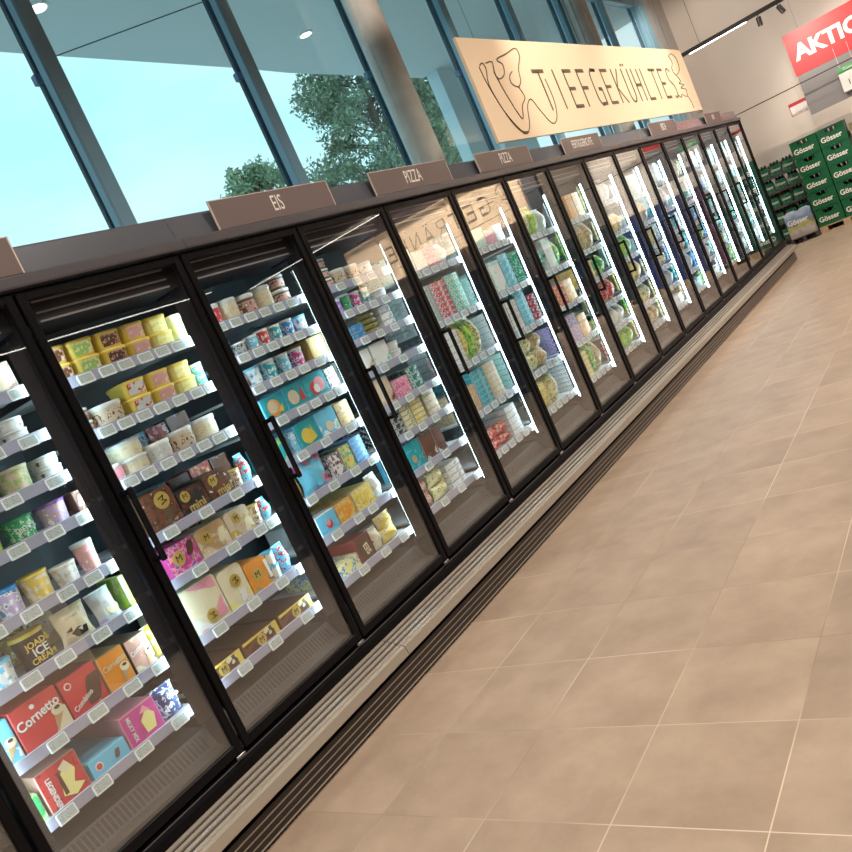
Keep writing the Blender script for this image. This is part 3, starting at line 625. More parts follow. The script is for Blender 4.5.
ST = {
 # tubs
 'ytub_brown': S(b='yellow', lid='yellow', lab=PR('brown','rose','cream',60)), 'ytub_green': S(b='yellow', lid='yellow', lab=PR('lgreen','paley','cream',60)),
 'ytub_dred': S(b='yellow', lid='yellow', lab=PR('choc','rose','brown',60)), 'ytub_pink': S(b='yellow', lid='yellow', lab=PR('rose','pink','cream',60)),
 'ytub_lemon': S(b='lemon', lid='yellow', lab=PR('lemon','yellow','cream',60)), 'ytub_redwhite': S(b='yellow', lid='yellow', lab=PR('silver','red','cream',40)),
 'tub_paley': S(b='paley', lid='cream', lab=PR('paley','lgreen','cream',40)),
 'clear_beige': S(b='beige', lid='silver', lab=PR('beige','brown','cream',50)), 'clear_cream': S(b='cream', lid='silver', lab=PR('cream','beige','lemon',40)),
 'clear_brown': S(b='brown', lid='silver', lab=PR('rose','brown','white',40)), 'clear_red': S(b='red', lid='silver', lab=PR('red','pink','white',40)),
 'clear_white': S(b='white', lid='silver', lab=PR('white','silver','brown',40)), 'clear_pink': S(b='pink', lid='silver', lab=PR('pink','rose','white',40)),
 'clear_grey': S(b='silver', lid='white', lab=PR('silver','beige','grey',50)),
 # cups
 'cup_white': S(b='white', lid='white', p=PR('white','silver','beige',30)), 'cup_lgreen': S(b='lgreen', lid='lime', p=PR('lgreen','lime','cream',30)),
 'cup_green': S(b='green', lid='green', p=PR('green','white','lgreen',70,.56,.62), t=("BEN'S",.026)), 'cup_lilac': S(b='lilac', lid='purple', p=PR('lilac','rose','white',30)),
 'cup_orange': S(b='orange', lid='cream', p=PR('orange','cream','white',25)), 'cup_blue': S(b='lilac', lid='blue', p=PR('lilac','white','blue',25)),
 'cup_yellow': S(b='yellow', lid='yellow', p=PR('yellow','cream','white',25)), 'cup_rose': S(b='rose', lid='silver', p=PR('rose','pink','white',25)),
 'cup_beige': S(b='beige', lid='cream', p=PR('beige','lgreen','rose',28)), 'cup_teal': S(b='teal', lid='white', p=PR('teal','white','sky',45)),
 'cup_navy': S(b='navy', lid='white', p=PR('blue','white','navy',45)), 'cup_sky': S(b='sky', lid='white', p=PR('sky','white','teal',45)),
 'cup_red': S(b='red', lid='white', p=PR('red','white','pink',45)), 'cup_mag': S(b='magenta', lid='white', p=PR('magenta','white','purple',45)),
 'cup_grey': S(b='grey', lid='white', p=PR('grey','dark','silver',45)), 'cup_purple': S(b='purple', lid='silver', p=PR('purple','lilac','white',45)),
 'cup_jade': S(b='green', lid='silver', p=PR('green','dgreen','mint',45)), 'cup_wood': S(b='beige', lid='gold', p=PR('beige','brown','white',60)),
 'cup_bw': S(b='white', lid='sky', p=PR('white','sky','red',35)),
 'pail': S(b='black', lid='yellow', p=mat('ink_black', C_['black'], .4), art=[('text', 'JOADS', .030, 0, .082, .05, 'yellow', 1.), ('text', 'ICE', .040, 0, .053, .05, 'white', 1.), ('text', 'CREAM', .028, 0, .026, .05, 'yellow', 1.)]),
 # cartons
 'm_brown': S(f=PR('brown','choc','rose',20,.55,.66), side='choc', r=.022, art=[('disc', .015, .115, .036, 'gold', ('M',-1.3)), ('stick', .02, .045, .09, 'brown')]),
 'mini_dark': S(f=PR('dark','choc','dred',20), side='dark', r=.01, art=[('disc', -.035, .082, .024, 'gold', ('M',)), ('text', 'mini', .052, .005, .030, .05, 'gold', 1.)]),
 'mini_brown': S(f=PR('brown','choc','silver',20), side='brown', r=.01, art=[('disc', -.025, .085, .024, 'gold', ('M',)), ('text', 'mini', .052, .018, .032, .05, 'gold', 1.)]),
 'm_mag': S(f=PR('magenta','pink','purple',24,.50,.60), side='magenta', r=.02, art=[('disc', -.022, .065, .030, 'gold', ('M',)), ('stick', .045, .085, .09, 'choc')]),
 'm_tan': S(f=PR('tan','beige','cream',12,.5,.6), side='cream', r=.025, art=[('disc', -.03, .080, .027, 'gold', ('M',)), ('stick', .045, .06, .10, 'cream')]),
 'm_gold': S(f=PR('beige','gold','cream',12,.5,.6), side='cream', r=.02, art=[('disc', -.01, .085, .024, 'gold', ('M',)), ('stick', .035, .04, .09, 'cream')]),
 'm_pinkwhite': S(f=PR('cream','white','pink',7,.55,.63), side='cream', r=.018, art=[('poly', [(-.065,.19),(.07,.19),(.075,.14),(-.02,.17)], 'pink'), ('poly', [(.075,.10),(.075,.02),(.02,.02),(.03,.06)], 'pink'), ('disc', .0, .045, .028, 'gold', ('M',-1.5))]),
 'm_paley': S(f=PR('cream','lemon','beige',10,.55,.65), side='cream', r=.02, art=[('disc', .01, .11, .028, 'gold', ('M',-1.3)), ('stick', .02, .04, .085, 'white')]),
 'm_orange': S(f=PR('orange','tan','brown',14,.55,.65), side='orange', r=.018, art=[('disc', -.01, .075, .029, 'gold', ('M',)), ('rect', .046, .062, .03, .115, 'white')]),
 'm_long': S(f=PR('brown','choc','cream',14,.52,.66), side='choc', r=.004, art=[('rect', .080, .105, .002, .060, 'yellow'), ('poly', [(-.10,.062),(.105,.062),(.105,.057),(-.10,.050)], 'yellow'), ('disc', .0, .028, .026, 'gold', ('M',)), ('poly', [(.02,.05),(.05,.062),(.055,.045),(.03,.035)], 'cream')]),
 'crate_wood': S(f=PR('beige','tan','brown',18), side='tan'),
 'm_brown_small': S(f=PR('brown','choc','rose',24), side='choc', art=[('stick', .0, .05, .07, 'rose')]),
 'cor_red': S(f='red', side='red', art=[('poly', [(.025,.0),(.088,.0),(.088,.075),(.06,.085)], 'cream'), ('cone', .048, .050, .09), ('text', 'Cornetto', .046, -.002, .098, .12, 'white', .90), ('disc', -.01, .132, .008, 'white', None)]),
 'combino': S(f='red', side='dred', art=[('stick', .035, .065, .16, 'choc'), ('disc', -.045, .118, .013, 'white', None), ('disc', -.045, .118, .009, 'red', None), ('text', 'Combino', .026, -.018, .045, .35, 'white', .9)]),
 'cor_yellow': S(f='orange', side='tan', art=[('cone', .022, .040, .08), ('text', 'Cornetto', .030, -.0, .092, .12, 'cream', .85)]),
 'cor_brown': S(f=PR('rose','cream','brown',16), side='brown', art=[('cone', .02, .040, .07), ('text', 'Cornetto', .027, -.0, .088, .30, 'white', .85)]),
 'cor_white': S(f=PR('sky','white','cream',16), side='sky', art=[('cone', .01, .05, .08)]),
 'legender': S(f=PR('red','red','dred',60), side='rose', art=[('text', 'LEGENDER', .024, -.045, .060, -1.57, 'white', .95), ('poly', [(.0,.10),(.035,.125),(.05,.09),(.03,.05),(.06,.03),(.02,.01),(-.02,.03)], 'lemon'), ('poly', [(-.012,.11),(-.002,.115),(.0,.03),(-.014,.03)], 'choc'), ('poly', [(.0,.12),(.03,.135),(.04,.10),(.012,.095)], 'cream')]),
 'blue_heart': S(f='sky', side='sky', art=[('disc', -.045, .035, .015, 'white', None), ('disc', -.045, .035, .011, 'red', None), ('stick', .03, .035, .05, 'brown')]),
 'milky': S(f='magenta', side='pink', art=[('text', 'MILKY MIX', .022, -.048, .065, -1.57, 'white', .9), ('poly', [(-.005,.07),(.03,.10),(.055,.07),(.04,.02),(0,.02)], 'lemon'), ('poly', [(.0,.095),(.025,.118),(.045,.09)], 'pink')]),
 'lime': S(f=PR('lime','lgreen','lemon',20), side='lime'), 'green_box': S(f=PR('green','lime','mint',20), side='green'),
 'teal_orange': S(f='teal', side='sky', art=[('disc', -.005, .055, .042, 'orange', None), ('disc', -.012, .060, .030, 'beige', None), ('poly', [(.01,.03),(.05,.06),(.045,.02)], 'yellow')]),
 'teal_red': S(f='teal', side='sky', art=[('disc', -.02, .06, .036, 'beige', None), ('poly', [(.02,.03),(.06,.03),(.045,.10)], 'red')]),
 'teal_redwhite': S(f='teal', side='sky', art=[('disc', -.02, .055, .036, 'red', None), ('disc', .02, .065, .038, 'pink', None), ('disc', -.01, .05, .022, 'white', None)]),
 'teal_yellow': S(f='teal', side='sky', art=[('disc', -.01, .055, .040, 'yellow', None), ('poly', [(.01,.02),(.05,.03),(.03,.10)], 'yellow')]),
 'teal_white': S(f=PR('sky','white','mint',14), side='sky', art=[('disc', 0, .045, .026, 'cream', None)]),
 'green_teal': S(f=PR('teal','lgreen','yellow',22), side='blue'), 'gold_box': S(f=PR('gold','tan','brown',30), side='gold'),
 'gold_disc': S(f='gold', side='gold', art=[('disc', .0, .06, .022, 'white', None)]),
 'white_brown': S(f=PR('white','brown','purple',30), side='white'), 'yellow_green': S(f=PR('yellow','teal','lime',26), side='teal'),
 'blue_flat': S(f=PR('blue','sky','white',60,.58,.70), side='blue'), 'blue_pig': S(f='sky', side='white', art=[('disc', .005, .045, .022, 'red', None), ('disc', .0, .055, .015, 'pink', None)]),
 'orange_box': S(f=PR('orange','yellow','beige',22), side='olive'), 'yellow_box': S(f=PR('yellow','lemon','orange',22), side='olive'),
 'polka': S(f=PR('choc','choc','brown',30), side='dred', art=[('text', 'EIS', .05, .005, .055, -1.4, 'cream', 1.)]), 'yellow_blue': S(f=PR('lemon','blue','cream',40), side='lemon'),
 'white_print': S(f=PR('white','beige','brown',16,.58,.68), side='white'), 'white_green': S(f=PR('white','mint','dgreen',16,.56,.68), side='white'),
 'beige_brown': S(f=PR('beige','rose','brown',16), side='beige'), 'pink_box': S(f=PR('pink','magenta','white',30), side='pink'),
 'dgreen_box': S(f=PR('dgreen','mint','dark',30), side='dgreen'), 'dark_white': S(f=PR('dark','silver','brown',60), side='dark'),
 'paley_flat': S(f=PR('paley','cream','olive',50), side='paley'), 'lemon_flat': S(f=PR('lemon','yellow','cream',50), side='lemon'),
 'beige_flat': S(f=PR('beige','gold','rose',40), side='beige'), 'teal_fig': S(f=PR('teal','sky','red',18,.6,.68), side='sky', art=[('disc', .02, .06, .022, 'tan', None), ('poly', [(-.075,.02),(-.03,.02),(-.06,.09)], 'pink')]),
 'brown_tall': S(f=PR('brown','silver','beige',14,.56,.66), side='brown'), 'white_flat': S(f=PR('white','silver','grey',40), side='white'),
 'red_flat': S(f=PR('red','white','pink',40,.55,.63), side='silver'), 'grey_flat': S(f=PR('grey','mint','silver',40), side='grey'), 'green_flat': S(f=PR('green','silver','dgreen',40), side='green'),
 'teal_flat': S(f=PR('teal','sky','grey',40), side='teal'), 'tan_flat': S(f=PR('tan','beige','rose',30), side='tan'), 'purple_flat': S(f=PR('lilac','purple','white',30), side='lilac'),
 'silver_flat': S(f=PR('silver','white','rose',40), side='silver'), 'mint_flat': S(f=PR('mint','white','teal',30), side='mint'), 'red_box': S(f=PR('red','orange','cream',24), side='red'),
 'sky_box': S(f=PR('sky','white','blue',24), side='sky'),
 # bags
 'bag_cow': S(p=PR('cream','beige','cream',10), art=[('poly', [(-.03,.04),(.0,.052),(.035,.045),(.03,.02),(-.01,.018)], 'black'), ('poly', [(-.045,.052),(-.02,.062),(-.022,.046)], 'black'), ('poly', [(.0,.045),(.018,.048),(.012,.032)], 'white'), ('text', 'COOKIE', .014, -.005, .095, .05, 'beige', 1.)]),
 'bag_bluewhite': S(p=PR('silver','lilac','sky',12), art=[('disc', .015, .045, .024, 'cream', None)]), 'bag_yellow': S(p=PR('yellow','cream','tan',18)),
 'bag_navy': S(p=PR('navy','white','blue',26), art=[('text', 'Voyage', .03, 0, .055, .6, 'white', 1.)]),
 'bag_orangelime': S(p=PR('orange','lime','yellow',22)), 'bag_pinkblue': S(p=PR('sky','pink','magenta',14), art=[('poly', [(-.02,.02),(.02,.02),(.012,.11),(-.008,.12)], 'sky')]),
 'bag_white': S(p=PR('white','beige','silver',20)), 'bag_cream': S(p=PR('cream','white','brown',20)), 'bag_brownwhite': S(p=PR('rose','brown','white',22)),
 'bag_greenwhite': S(p=PR('paley','olive','white',22)), 'bag_olive': S(p=PR('olive','paley','grey',22)), 'bag_green': S(p=PR('green','lime','cream',22)), 'bag_red': S(p=PR('red','rose','cream',26)),
 'bag_tan': S(p=PR('tan','cream','green',26)), 'bag_bluepink': S(p=PR('sky','red','white',24)), 'bag_gold': S(p=PR('gold','lemon','olive',22)), 'bag_teal': S(p=PR('teal','mint','white',22)), 'bag_lgreen': S(p=PR('lime','green','cream',26)),
 'bag_blue': S(p=PR('blue','sky','white',22)), 'bag_clear': S(p=PR('silver','white','mint',26)), 'bag_redcup': S(p=PR('dred','rose','white',20)),
}
KIND = {'cup': ('ice_cream_cup', 'cup'), 'tub': ('ice_cream_tub', 'tub'), 'box': ('carton', 'carton'), 'bag': ('food_bag', 'bag')}
PROTO = {}
def make(kind, w_, h, d, style):
    st = ST[style]; hw = w_/2; q = MB(); nm = KIND[kind][0]
    if kind == 'cup':
        r_ = min(hw, d/2) if d < w_ else hw
        q.loft([(0, hw*.78, hw*.78, hw*.78), (h*.03, hw*.80, hw*.80, hw*.8), (h*.90, hw*.95, hw*.95, hw*.95)], seg=5, cx=-hw)
        o = q.build(nm, st.get('p') or CM(st['b']))
        MB().loft([(h*.88, hw*.99, hw*.99, hw), (h*.99, hw, hw, hw), (h, hw*.96, hw*.96, hw), (h-.004, hw*.88, hw*.88, hw)], seg=5, cx=-hw).build('lid', CM(st['lid'], .3), o)
        if 't' in st: text(st['t'][0], st['t'][1], WHITE, o, (.001-hw*.1+.004, 0, h*.5), .1)
        if 'art' in st: art(o, st['art'], .0005)
    elif kind == 'tub':
        dd = d/2; R_ = min(.025, hw*.4) if not style.startswith('clear') else hw*.75
        q.loft([(0, dd*.88, hw*.86, R_), (h*.05, dd*.90, hw*.88, R_), (h*.80, dd*.97, hw*.95, R_)], seg=4, cx=-dd)
        o = q.build(nm, CM(st['b']))
        MB().loft([(h*.78, dd*.99, hw*.98, R_), (h*.83, dd, hw, R_), (h*.96, dd, hw, R_), (h, dd*.94, hw*.93, R_)], seg=4, cx=-dd).build('lid', CLEARL if st['lid'] == 'silver' else CM(st['lid'], .25), o)
        if R_ < .03:
            p = MB(); y_ = hw*.66; p.add([(-d*.02-.0035, -y_, h*.12), (-d*.02-.0035, y_, h*.12), (.0008, y_, h*.80), (.0008, -y_, h*.80)], [(0, 1, 2, 3)])
            p.add([(-d*.02-.006, -y_, h*.12), (-d*.02-.006, y_, h*.12), (-.002, y_, h*.80), (-.002, -y_, h*.80)], [(3, 2, 1, 0)]); p.build('label_panel', st['lab'], o)
        else: MB().loft([(h*.16, dd*.935, hw*.915, R_), (h*.66, dd*.985, hw*.965, R_)], seg=4, cx=-dd, caps=False).build('label_band', st['lab'], o)
    elif kind == 'box':
        fm = st['f'] if not isinstance(st['f'], str) else CM(st['f'])
        if 'r' in st:
            R_ = st['r']; P = []
            for cx_, cz, a0 in ((hw-R_, h-R_, 0), (-hw+R_, h-R_, 90)):
                P += [(cx_+R_*math.cos(math.radians(a0+18*i)), cz+R_*math.sin(math.radians(a0+18*i))) for i in range(6)]
            P += [(-hw, .003), (-hw+.003, 0), (hw-.003, 0), (hw, .003)]
            q.prism(P, 0, -d, 0, 0, 1); o = q.build(nm, [CM(st['side']), fm])
        else:
            q.cbox(-d, 0, -hw, hw, 0, h, .0025, 0); c = .003; q.quad((.0004, -hw+c, c), (.0004, hw-c, c), (.0004, hw-c, h-c), (.0004, -hw+c, h-c), 1)
            if 'art' not in st:
                q.quad((-d+c, -hw-.0004, c), (-c, -hw-.0004, c), (-c, -hw-.0004, h-c), (-d+c, -hw-.0004, h-c), 1)
                q.quad((-d+c, -hw+c, h+.0002), (-c, -hw+c, h+.0002), (-c, hw-c, h+.0002), (-d+c, hw-c, h+.0002), 1)
            o = q.build(nm, [CM(st['side']) if 'art' in st else CM('grey'), fm])  # grey edges on plain cartons paint the gap shadows between stacked boxes
        if 'art' in st: art(o, st['art'], .0008)
    else:
        n, mm = 9, 8; vs = []; fs = []
        for sgn in (1, -1):
            for i in range(n+1):
                for j in range(mm+1):
                    a, b = 2*i/n-1, 2*j/mm-1
                    th = (1-abs(a)**3.5)*(1-abs(b)**3)**.8*d*.5
                    wob = .07*math.sin(5*b+3*a)
                    wd = hw*(1-.10*(1-b*b) + .03*math.sin(4*b))
                    vs.append((-d/2+sgn*th*(1+wob*2), a*wd, h*(b+1)/2))
        k = (n+1)*(mm+1)
        for s_ in (0, 1):
            for i in range(n):
                for j in range(mm):
                    p = s_*k+i*(mm+1)+j; f_ = (p, p+mm+1, p+mm+2, p+1); fs.append(f_ if s_ == 0 else f_[::-1])
        q.add(vs, fs, 0, True); q.box(-d/2-.0015, -d/2+.0015, -hw, hw, h*.985, h*1.04, 0)
        o = q.build(nm, st['p'])
        if 'art' in st: art(o, st['art'], -.004)
    return o
STYN = {}
used = {}
def goods(bay_i, sh, y0, y1, h, kind, style, n, desc, d=None, x=-.122, yaw=0., lean=0.):
    z0 = SHELVES[bay_i][sh] + .031; w_ = y1-y0-.003
    if d is None: d = {'cup': w_, 'tub': .14, 'box': .16, 'bag': .07}[kind]
    key = (kind, round(w_, 3), round(h, 3), d, style); items = []
    for i in range(n):
        if key in PROTO: o = copy_tree(PROTO[key])
        else: o = PROTO[key] = make(kind, w_, h, d, style)
        o.location = (x, (y0+y1)/2, z_(z0 + i*(h+.0008))); o.rotation_euler = (0, lean, yaw)
        items.append(o)
    used.setdefault((bay_i, sh), []).append((y0, items, desc, kind))
def row(b_, sh, y0, *its):
    """items laid left to right: (w, h, kind, style, n, desc[, gap])"""
    y = y0
    for it in its:
        w_, h, kind, style, n, desc = it[:6]; y += it[6] if len(it) > 6 else .004
        d = None
        if b_ >= 4:
            gap = (1.74 if sh == 0 else SHELVES[b_][sh-1]) - SHELVES[b_][sh] - .045; 
            if kind == 'box' and n > 1:
                while (n+1)*h < gap*.93: n += 1
            else: h *= min(1.35, gap/(n*h))
            d = .12 if kind == 'bag' else .34 if kind == 'box' else None
        elif kind == 'box' and (b_ < 3 and sh >= len(SHELVES[b_])-2 or n > 1): d = .38
        goods(b_, sh, y, y+w_, h, kind, style, n, desc, d); y += w_
# ---- first freezer (cut by the left edge)
row(0, 0, -.60, (.12,.10,'tub','clear_beige',1,'beige tub with clear lid'), (.14,.085,'tub','clear_cream',1,'cream tub with clear lid'), (.14,.085,'tub','tub_paley',1,'pale yellow-green lidded tub'), (.12,.115,'box','crate_wood',1,'light brown carton'))
row(0, 1, -.62, (.12,.06,'box','dark_white',1,'dark flat carton'), (.12,.05,'box','dgreen_box',1,'dark green flat carton'), (.11,.05,'box','dgreen_box',1,'dark green flat carton'), (.10,.045,'tub','clear_white',2,'white round tub', .06))
row(0, 2, -.62, (.10,.085,'cup','cup_white',1,'white cup'), (.10,.085,'cup','cup_rose',1,'pink cup'), (.115,.09,'cup','cup_white',1,'white cup with grey print'), (.13,.095,'cup','cup_beige',1,'beige and green cup', .012), (.085,.045,'tub','clear_white',2,'small white round tub', .02))
row(0, 3, -.60, (.10,.085,'cup','cup_white',1,'white cup'), (.11,.09,'cup','cup_lgreen',1,'light green cup', .03), (.12,.09,'cup','cup_green',1,'green cup with white lettering', .015), (.12,.09,'cup','cup_lilac',1,'lilac cup with purple lid', .012), (.05,.09,'box','m_brown_small',1,'dark brown slim carton', .004))
row(0, 4, -.60, (.10,.10,'cup','cup_orange',1,'orange and white cup'), (.11,.10,'cup','cup_blue',1,'lilac-blue and white cup'), (.11,.10,'cup','cup_yellow',1,'yellow and white cup'), (.10,.08,'cup','cup_white',1,'small white cup'), (.085,.12,'cup','cup_rose',1,'rose-pink cup'))
goods(0, 5, -.61, -.515, .09, 'cup', 'cup_bw', 1, 'white and blue cup')
goods(0, 5, -.495, -.375, .125, 'cup', 'pail', 1, 'black pail with yellow lettering')
goods(0, 5, -.355, -.22, .125, 'bag', 'bag_cow', 1, 'cream bag with a cow', .05)
goods(0, 5, -.205, -.10, .125, 'bag', 'bag_bluewhite', 1, 'grey-blue bag', .05, lean=-.15)
goods(0, 5, -.075, -.04, .13, 'box', 'lime', 1, 'bright lime green slim carton')
row(0, 6, -.72, (.085,.15,'box','cor_white',1,'white and blue carton'), (.175,.155,'box','cor_red',1,'red and white cone carton'), (.15,.15,'box','combino',1,'red carton with chocolate bar'), (.115,.14,'box','cor_yellow',1,'orange-yellow cone carton'), (.10,.135,'box','cor_brown',1,'brown and cream cone carton'), (.05,.13,'bag','bag_yellow',1,'yellow bag', .0))
row(0, 7, -.735, (.075,.10,'box','green_box',1,'small green carton'), (.155,.145,'box','legender',1,'red carton with sideways lettering', .008), (.155,.068,'box','blue_heart',1,'low light blue carton', .012), (.155,.125,'box','milky',1,'pink-magenta carton with sideways lettering', .006), (.10,.12,'bag','bag_navy',1,'dark blue bag', .01))
# ---- second freezer
row(1, 0, .055, (.115,.072,'tub','ytub_brown',2,'yellow tub with brown label'), (.125,.072,'tub','ytub_green',2,'yellow tub with green label'), (.125,.072,'tub','ytub_dred',2,'yellow tub with dark label'), (.12,.072,'tub','ytub_pink',2,'yellow tub with pink label'), (.12,.072,'tub','ytub_lemon',2,'yellow tub with lemon label'), (.07,.125,'tub','tub_paley',1,'tall pale yellow tub'))
row(1, 1, .06, (.085,.052,'tub','clear_brown',2,'small clear brown tub'), (.15,.092,'tub','clear_beige',1,'wide beige tub with clear lid', .012), (.125,.070,'tub','ytub_redwhite',2,'yellow tub with red-white label', .006), (.12,.070,'tub','ytub_pink',2,'yellow tub with pink label'), (.115,.070,'tub','ytub_lemon',2,'yellow tub with lemon label'), (.06,.11,'cup','cup_sky',1,'pale blue cup'))
row(1, 2, .09, (.075,.075,'tub','clear_pink',1,'small clear pink tub'), (.135,.070,'tub','clear_cream',2,'cream round tub with clear lid'), (.115,.085,'tub','clear_grey',1,'grey-white round tub'), (.13,.095,'tub','clear_beige',1,'beige round tub with clear lid'), (.13,.10,'tub','clear_cream',1,'large cream round tub'))
row(1, 3, .148, (.155,.165,'box','m_brown',1,'brown carton with gold medallion'), (.145,.11,'box','mini_dark',1,'black-brown mini carton'), (.145,.12,'box','mini_brown',1,'brown mini carton'), (.075,.085,'cup','cup_wood',1,'small beige cup'), (.05,.13,'bag','bag_bluepink',1,'light blue bag'))
row(1, 4, .135, (.155,.125,'box','m_mag',1,'magenta carton with gold medallion'), (.165,.125,'box','m_tan',1,'beige carton with gold medallion', .008), (.14,.125,'box','m_gold',1,'gold-cream carton with medallion'), (.075,.095,'cup','cup_wood',1,'small beige cup'), (.05,.10,'bag','bag_bluepink',1,'blue bag'))
row(1, 5, .125, (.175,.195,'box','m_pinkwhite',1,'white and pink carton'), (.135,.175,'box','m_paley',1,'pale yellow carton with medallion'), (.13,.14,'box','m_orange',1,'orange carton with medallion'), (.07,.065,'cup','cup_bw',2,'silver-white cup'), (.065,.13,'bag','bag_bluepink',1,'blue and red bag'))
row(1, 6, .04, (.21,.06,'box','m_long',1,'low yellow and brown carton'), (.215,.062,'box','m_long',1,'low yellow and brown carton', .012), (.215,.062,'box','m_long',1,'low yellow and brown carton', .012))
def behind(b_, sh, y0, *its):
    y = y0
    for w_, h, kind, style, desc in its: goods(b_, sh, y, y+w_, h, kind, style, 1, desc + ' in the back row', .14, -.30); y += w_+.006
behind(1, 3, .32, (.10,.165,'box','teal_flat','dark teal carton'), (.12,.16,'box','polka','dark red carton'), (.12,.165,'box','red_box','red carton'), (.10,.16,'box','brown_tall','brown carton'))
behind(1, 2, .32, (.12,.15,'box','sky_box','blue carton'), (.11,.15,'box','red_flat','red carton'), (.12,.16,'box','brown_tall','brown carton'))
behind(1, 4, .12, (.12,.15,'box','m_brown_small','dark brown carton'), (.12,.16,'box','brown_tall','brown carton'), (.12,.15,'box','m_brown_small','dark brown carton'), (.12,.15,'cup','cup_wood','beige cup'))
behind(0, 5, -.60, (.12,.12,'box','dark_white','dark carton'), (.12,.12,'bag','bag_olive','olive bag'), (.12,.13,'bag','bag_cream','cream bag'))
# ---- third freezer
B = 2*bay - bay
row(2, 0, .885, (.105,.105,'tub','clear_red',1,'red round tub, clear lid'), (.115,.11,'tub','clear_cream',1,'cream-yellow round tub, clear lid'), (.115,.105,'tub','clear_brown',1,'brown round tub, clear lid'), (.12,.12,'tub','clear_cream',1,'cream round tub, clear lid'), (.12,.075,'tub','clear_brown',2,'brown tub, clear lid'))
row(2, 1, .875, (.08,.085,'cup','cup_bw',1,'white cup'), (.09,.065,'cup','cup_grey',1,'dark grey cup'), (.075,.075,'cup','cup_sky',1,'light blue cup'), (.08,.085,'cup','cup_red',1,'red cup'), (.09,.085,'cup','cup_teal',1,'teal cup'), (.09,.09,'cup','cup_navy',1,'dark blue cup'), (.10,.085,'cup','cup_bw',1,'white and red cup'))
row(2, 2, .885, (.07,.07,'cup','cup_white',1,'white cup'), (.105,.095,'cup','cup_bw',1,'white and blue cup'), (.105,.10,'cup','cup_teal',1,'teal and white cup'), (.095,.10,'cup','cup_sky',1,'pale blue cup'), (.105,.10,'cup','cup_mag',1,'magenta and white cup'), (.13,.12,'box','gold_disc',1,'gold carton with white disc', .02))
row(2, 3, .935, (.155,.115,'box','teal_orange',1,'teal carton with orange fruit'), (.155,.125,'box','teal_red',1,'teal carton with red fruit'), (.165,.130,'box','teal_redwhite',1,'teal carton, red and pink fruit'), (.085,.12,'box','white_brown',1,'white and brown carton'))
row(2, 4, .86, (.125,.115,'box','green_teal',1,'green and teal carton'), (.04,.11,'box','sky_box',1,'slim sky blue carton', .03), (.155,.13,'box','teal_yellow',1,'teal carton with yellow fruit'), (.155,.135,'box','teal_white',1,'sky blue and white carton'), (.115,.13,'box','gold_box',1,'gold-brown carton'))
row(2, 5, .85, (.115,.12,'bag','bag_orangelime',1,'orange and lime bag'), (.21,.165,'bag','bag_pinkblue',1,'large pink and blue bag'), (.085,.12,'box','white_brown',1,'white and brown carton'), (.09,.13,'box','yellow_green',1,'yellow and green carton'), (.105,.027,'box','blue_flat',5,'flat bright blue carton'))
row(2, 6, .93, (.145,.105,'box','blue_pig',1,'blue carton with red figure'), (.135,.105,'box','orange_box',1,'orange carton'), (.165,.115,'box','yellow_box',1,'bright yellow carton'), (.09,.13,'bag','bag_white',1,'white bag'))
row(2, 7, .90, (.19,.075,'box','yellow_blue',1,'yellow and blue carton'), (.125,.13,'box','polka',1,'brown polka-dot carton'), (.09,.12,'bag','bag_cream',1,'cream bag'), (.135,.072,'bag','bag_yellow',2,'yellow and white bag'))
# ---- fourth freezer
o3 = 3*bay-bay
row(3, 0, 1.65, (.075,.055,'tub','clear_white',3,'small clear white tub'), (.09,.055,'tub','clear_brown',3,'small clear brown tub'), (.13,.09,'tub','clear_beige',1,'beige tub, clear lid'), (.12,.09,'tub','clear_beige',1,'beige tub, clear lid'), (.12,.08,'tub','clear_white',1,'white tub, clear lid'))
row(3, 1, 1.66, (.07,.085,'cup','cup_purple',1,'purple cup'), (.07,.085,'cup','cup_purple',1,'purple cup'), (.085,.10,'cup','cup_jade',1,'green cup'), (.085,.095,'cup','cup_mag',1,'pink-magenta cup'), (.085,.095,'cup','cup_teal',1,'teal cup'), (.13,.06,'tub','clear_white',1,'clear white tub', .03))
row(3, 2, 1.665, (.10,.043,'box','blue_flat',2,'flat sky blue carton'), (.10,.043,'box','blue_flat',2,'flat sky blue carton'), (.17,.03,'bag','bag_olive',4,'flat grey-olive bag'), (.12,.042,'box','white_flat',4,'white flat carton'))
row(3, 3, 1.66, (.165,.13,'box','white_print',1,'white carton with brown print'), (.165,.135,'box','white_green',1,'white and green carton'), (.13,.05,'tub','clear_white',2,'small white tub'))
row(3, 4, 1.72, (.155,.165,'box','beige_brown',1,'beige and brown tall carton'), (.165,.11,'box','pink_box',1,'pink carton'), (.12,.045,'box','dgreen_box',3,'flat dark green carton'))
row(3, 5, 1.665, (.06,.11,'bag','bag_redcup',1,'dark red bag'), (.11,.035,'box','dark_white',4,'flat dark carton'), (.10,.028,'box','paley_flat',5,'flat pale yellow carton'), (.12,.028,'box','lemon_flat',5,'flat bright yellow carton'), (.13,.04,'box','beige_flat',4,'flat beige carton', .02))
row(3, 6, 1.66, (.23,.155,'box','teal_fig',1,'teal carton with brown figure'), (.13,.16,'box','brown_tall',1,'tall brown and silver carton'), (.10,.15,'box','brown_tall',1,'tall brown and silver carton'))
row(3, 7, 1.66, (.17,.082,'bag','bag_brownwhite',2,'white and brown bag'), (.17,.082,'bag','bag_greenwhite',2,'white and green bag'), (.16,.036,'box','white_flat',4,'flat white carton'))
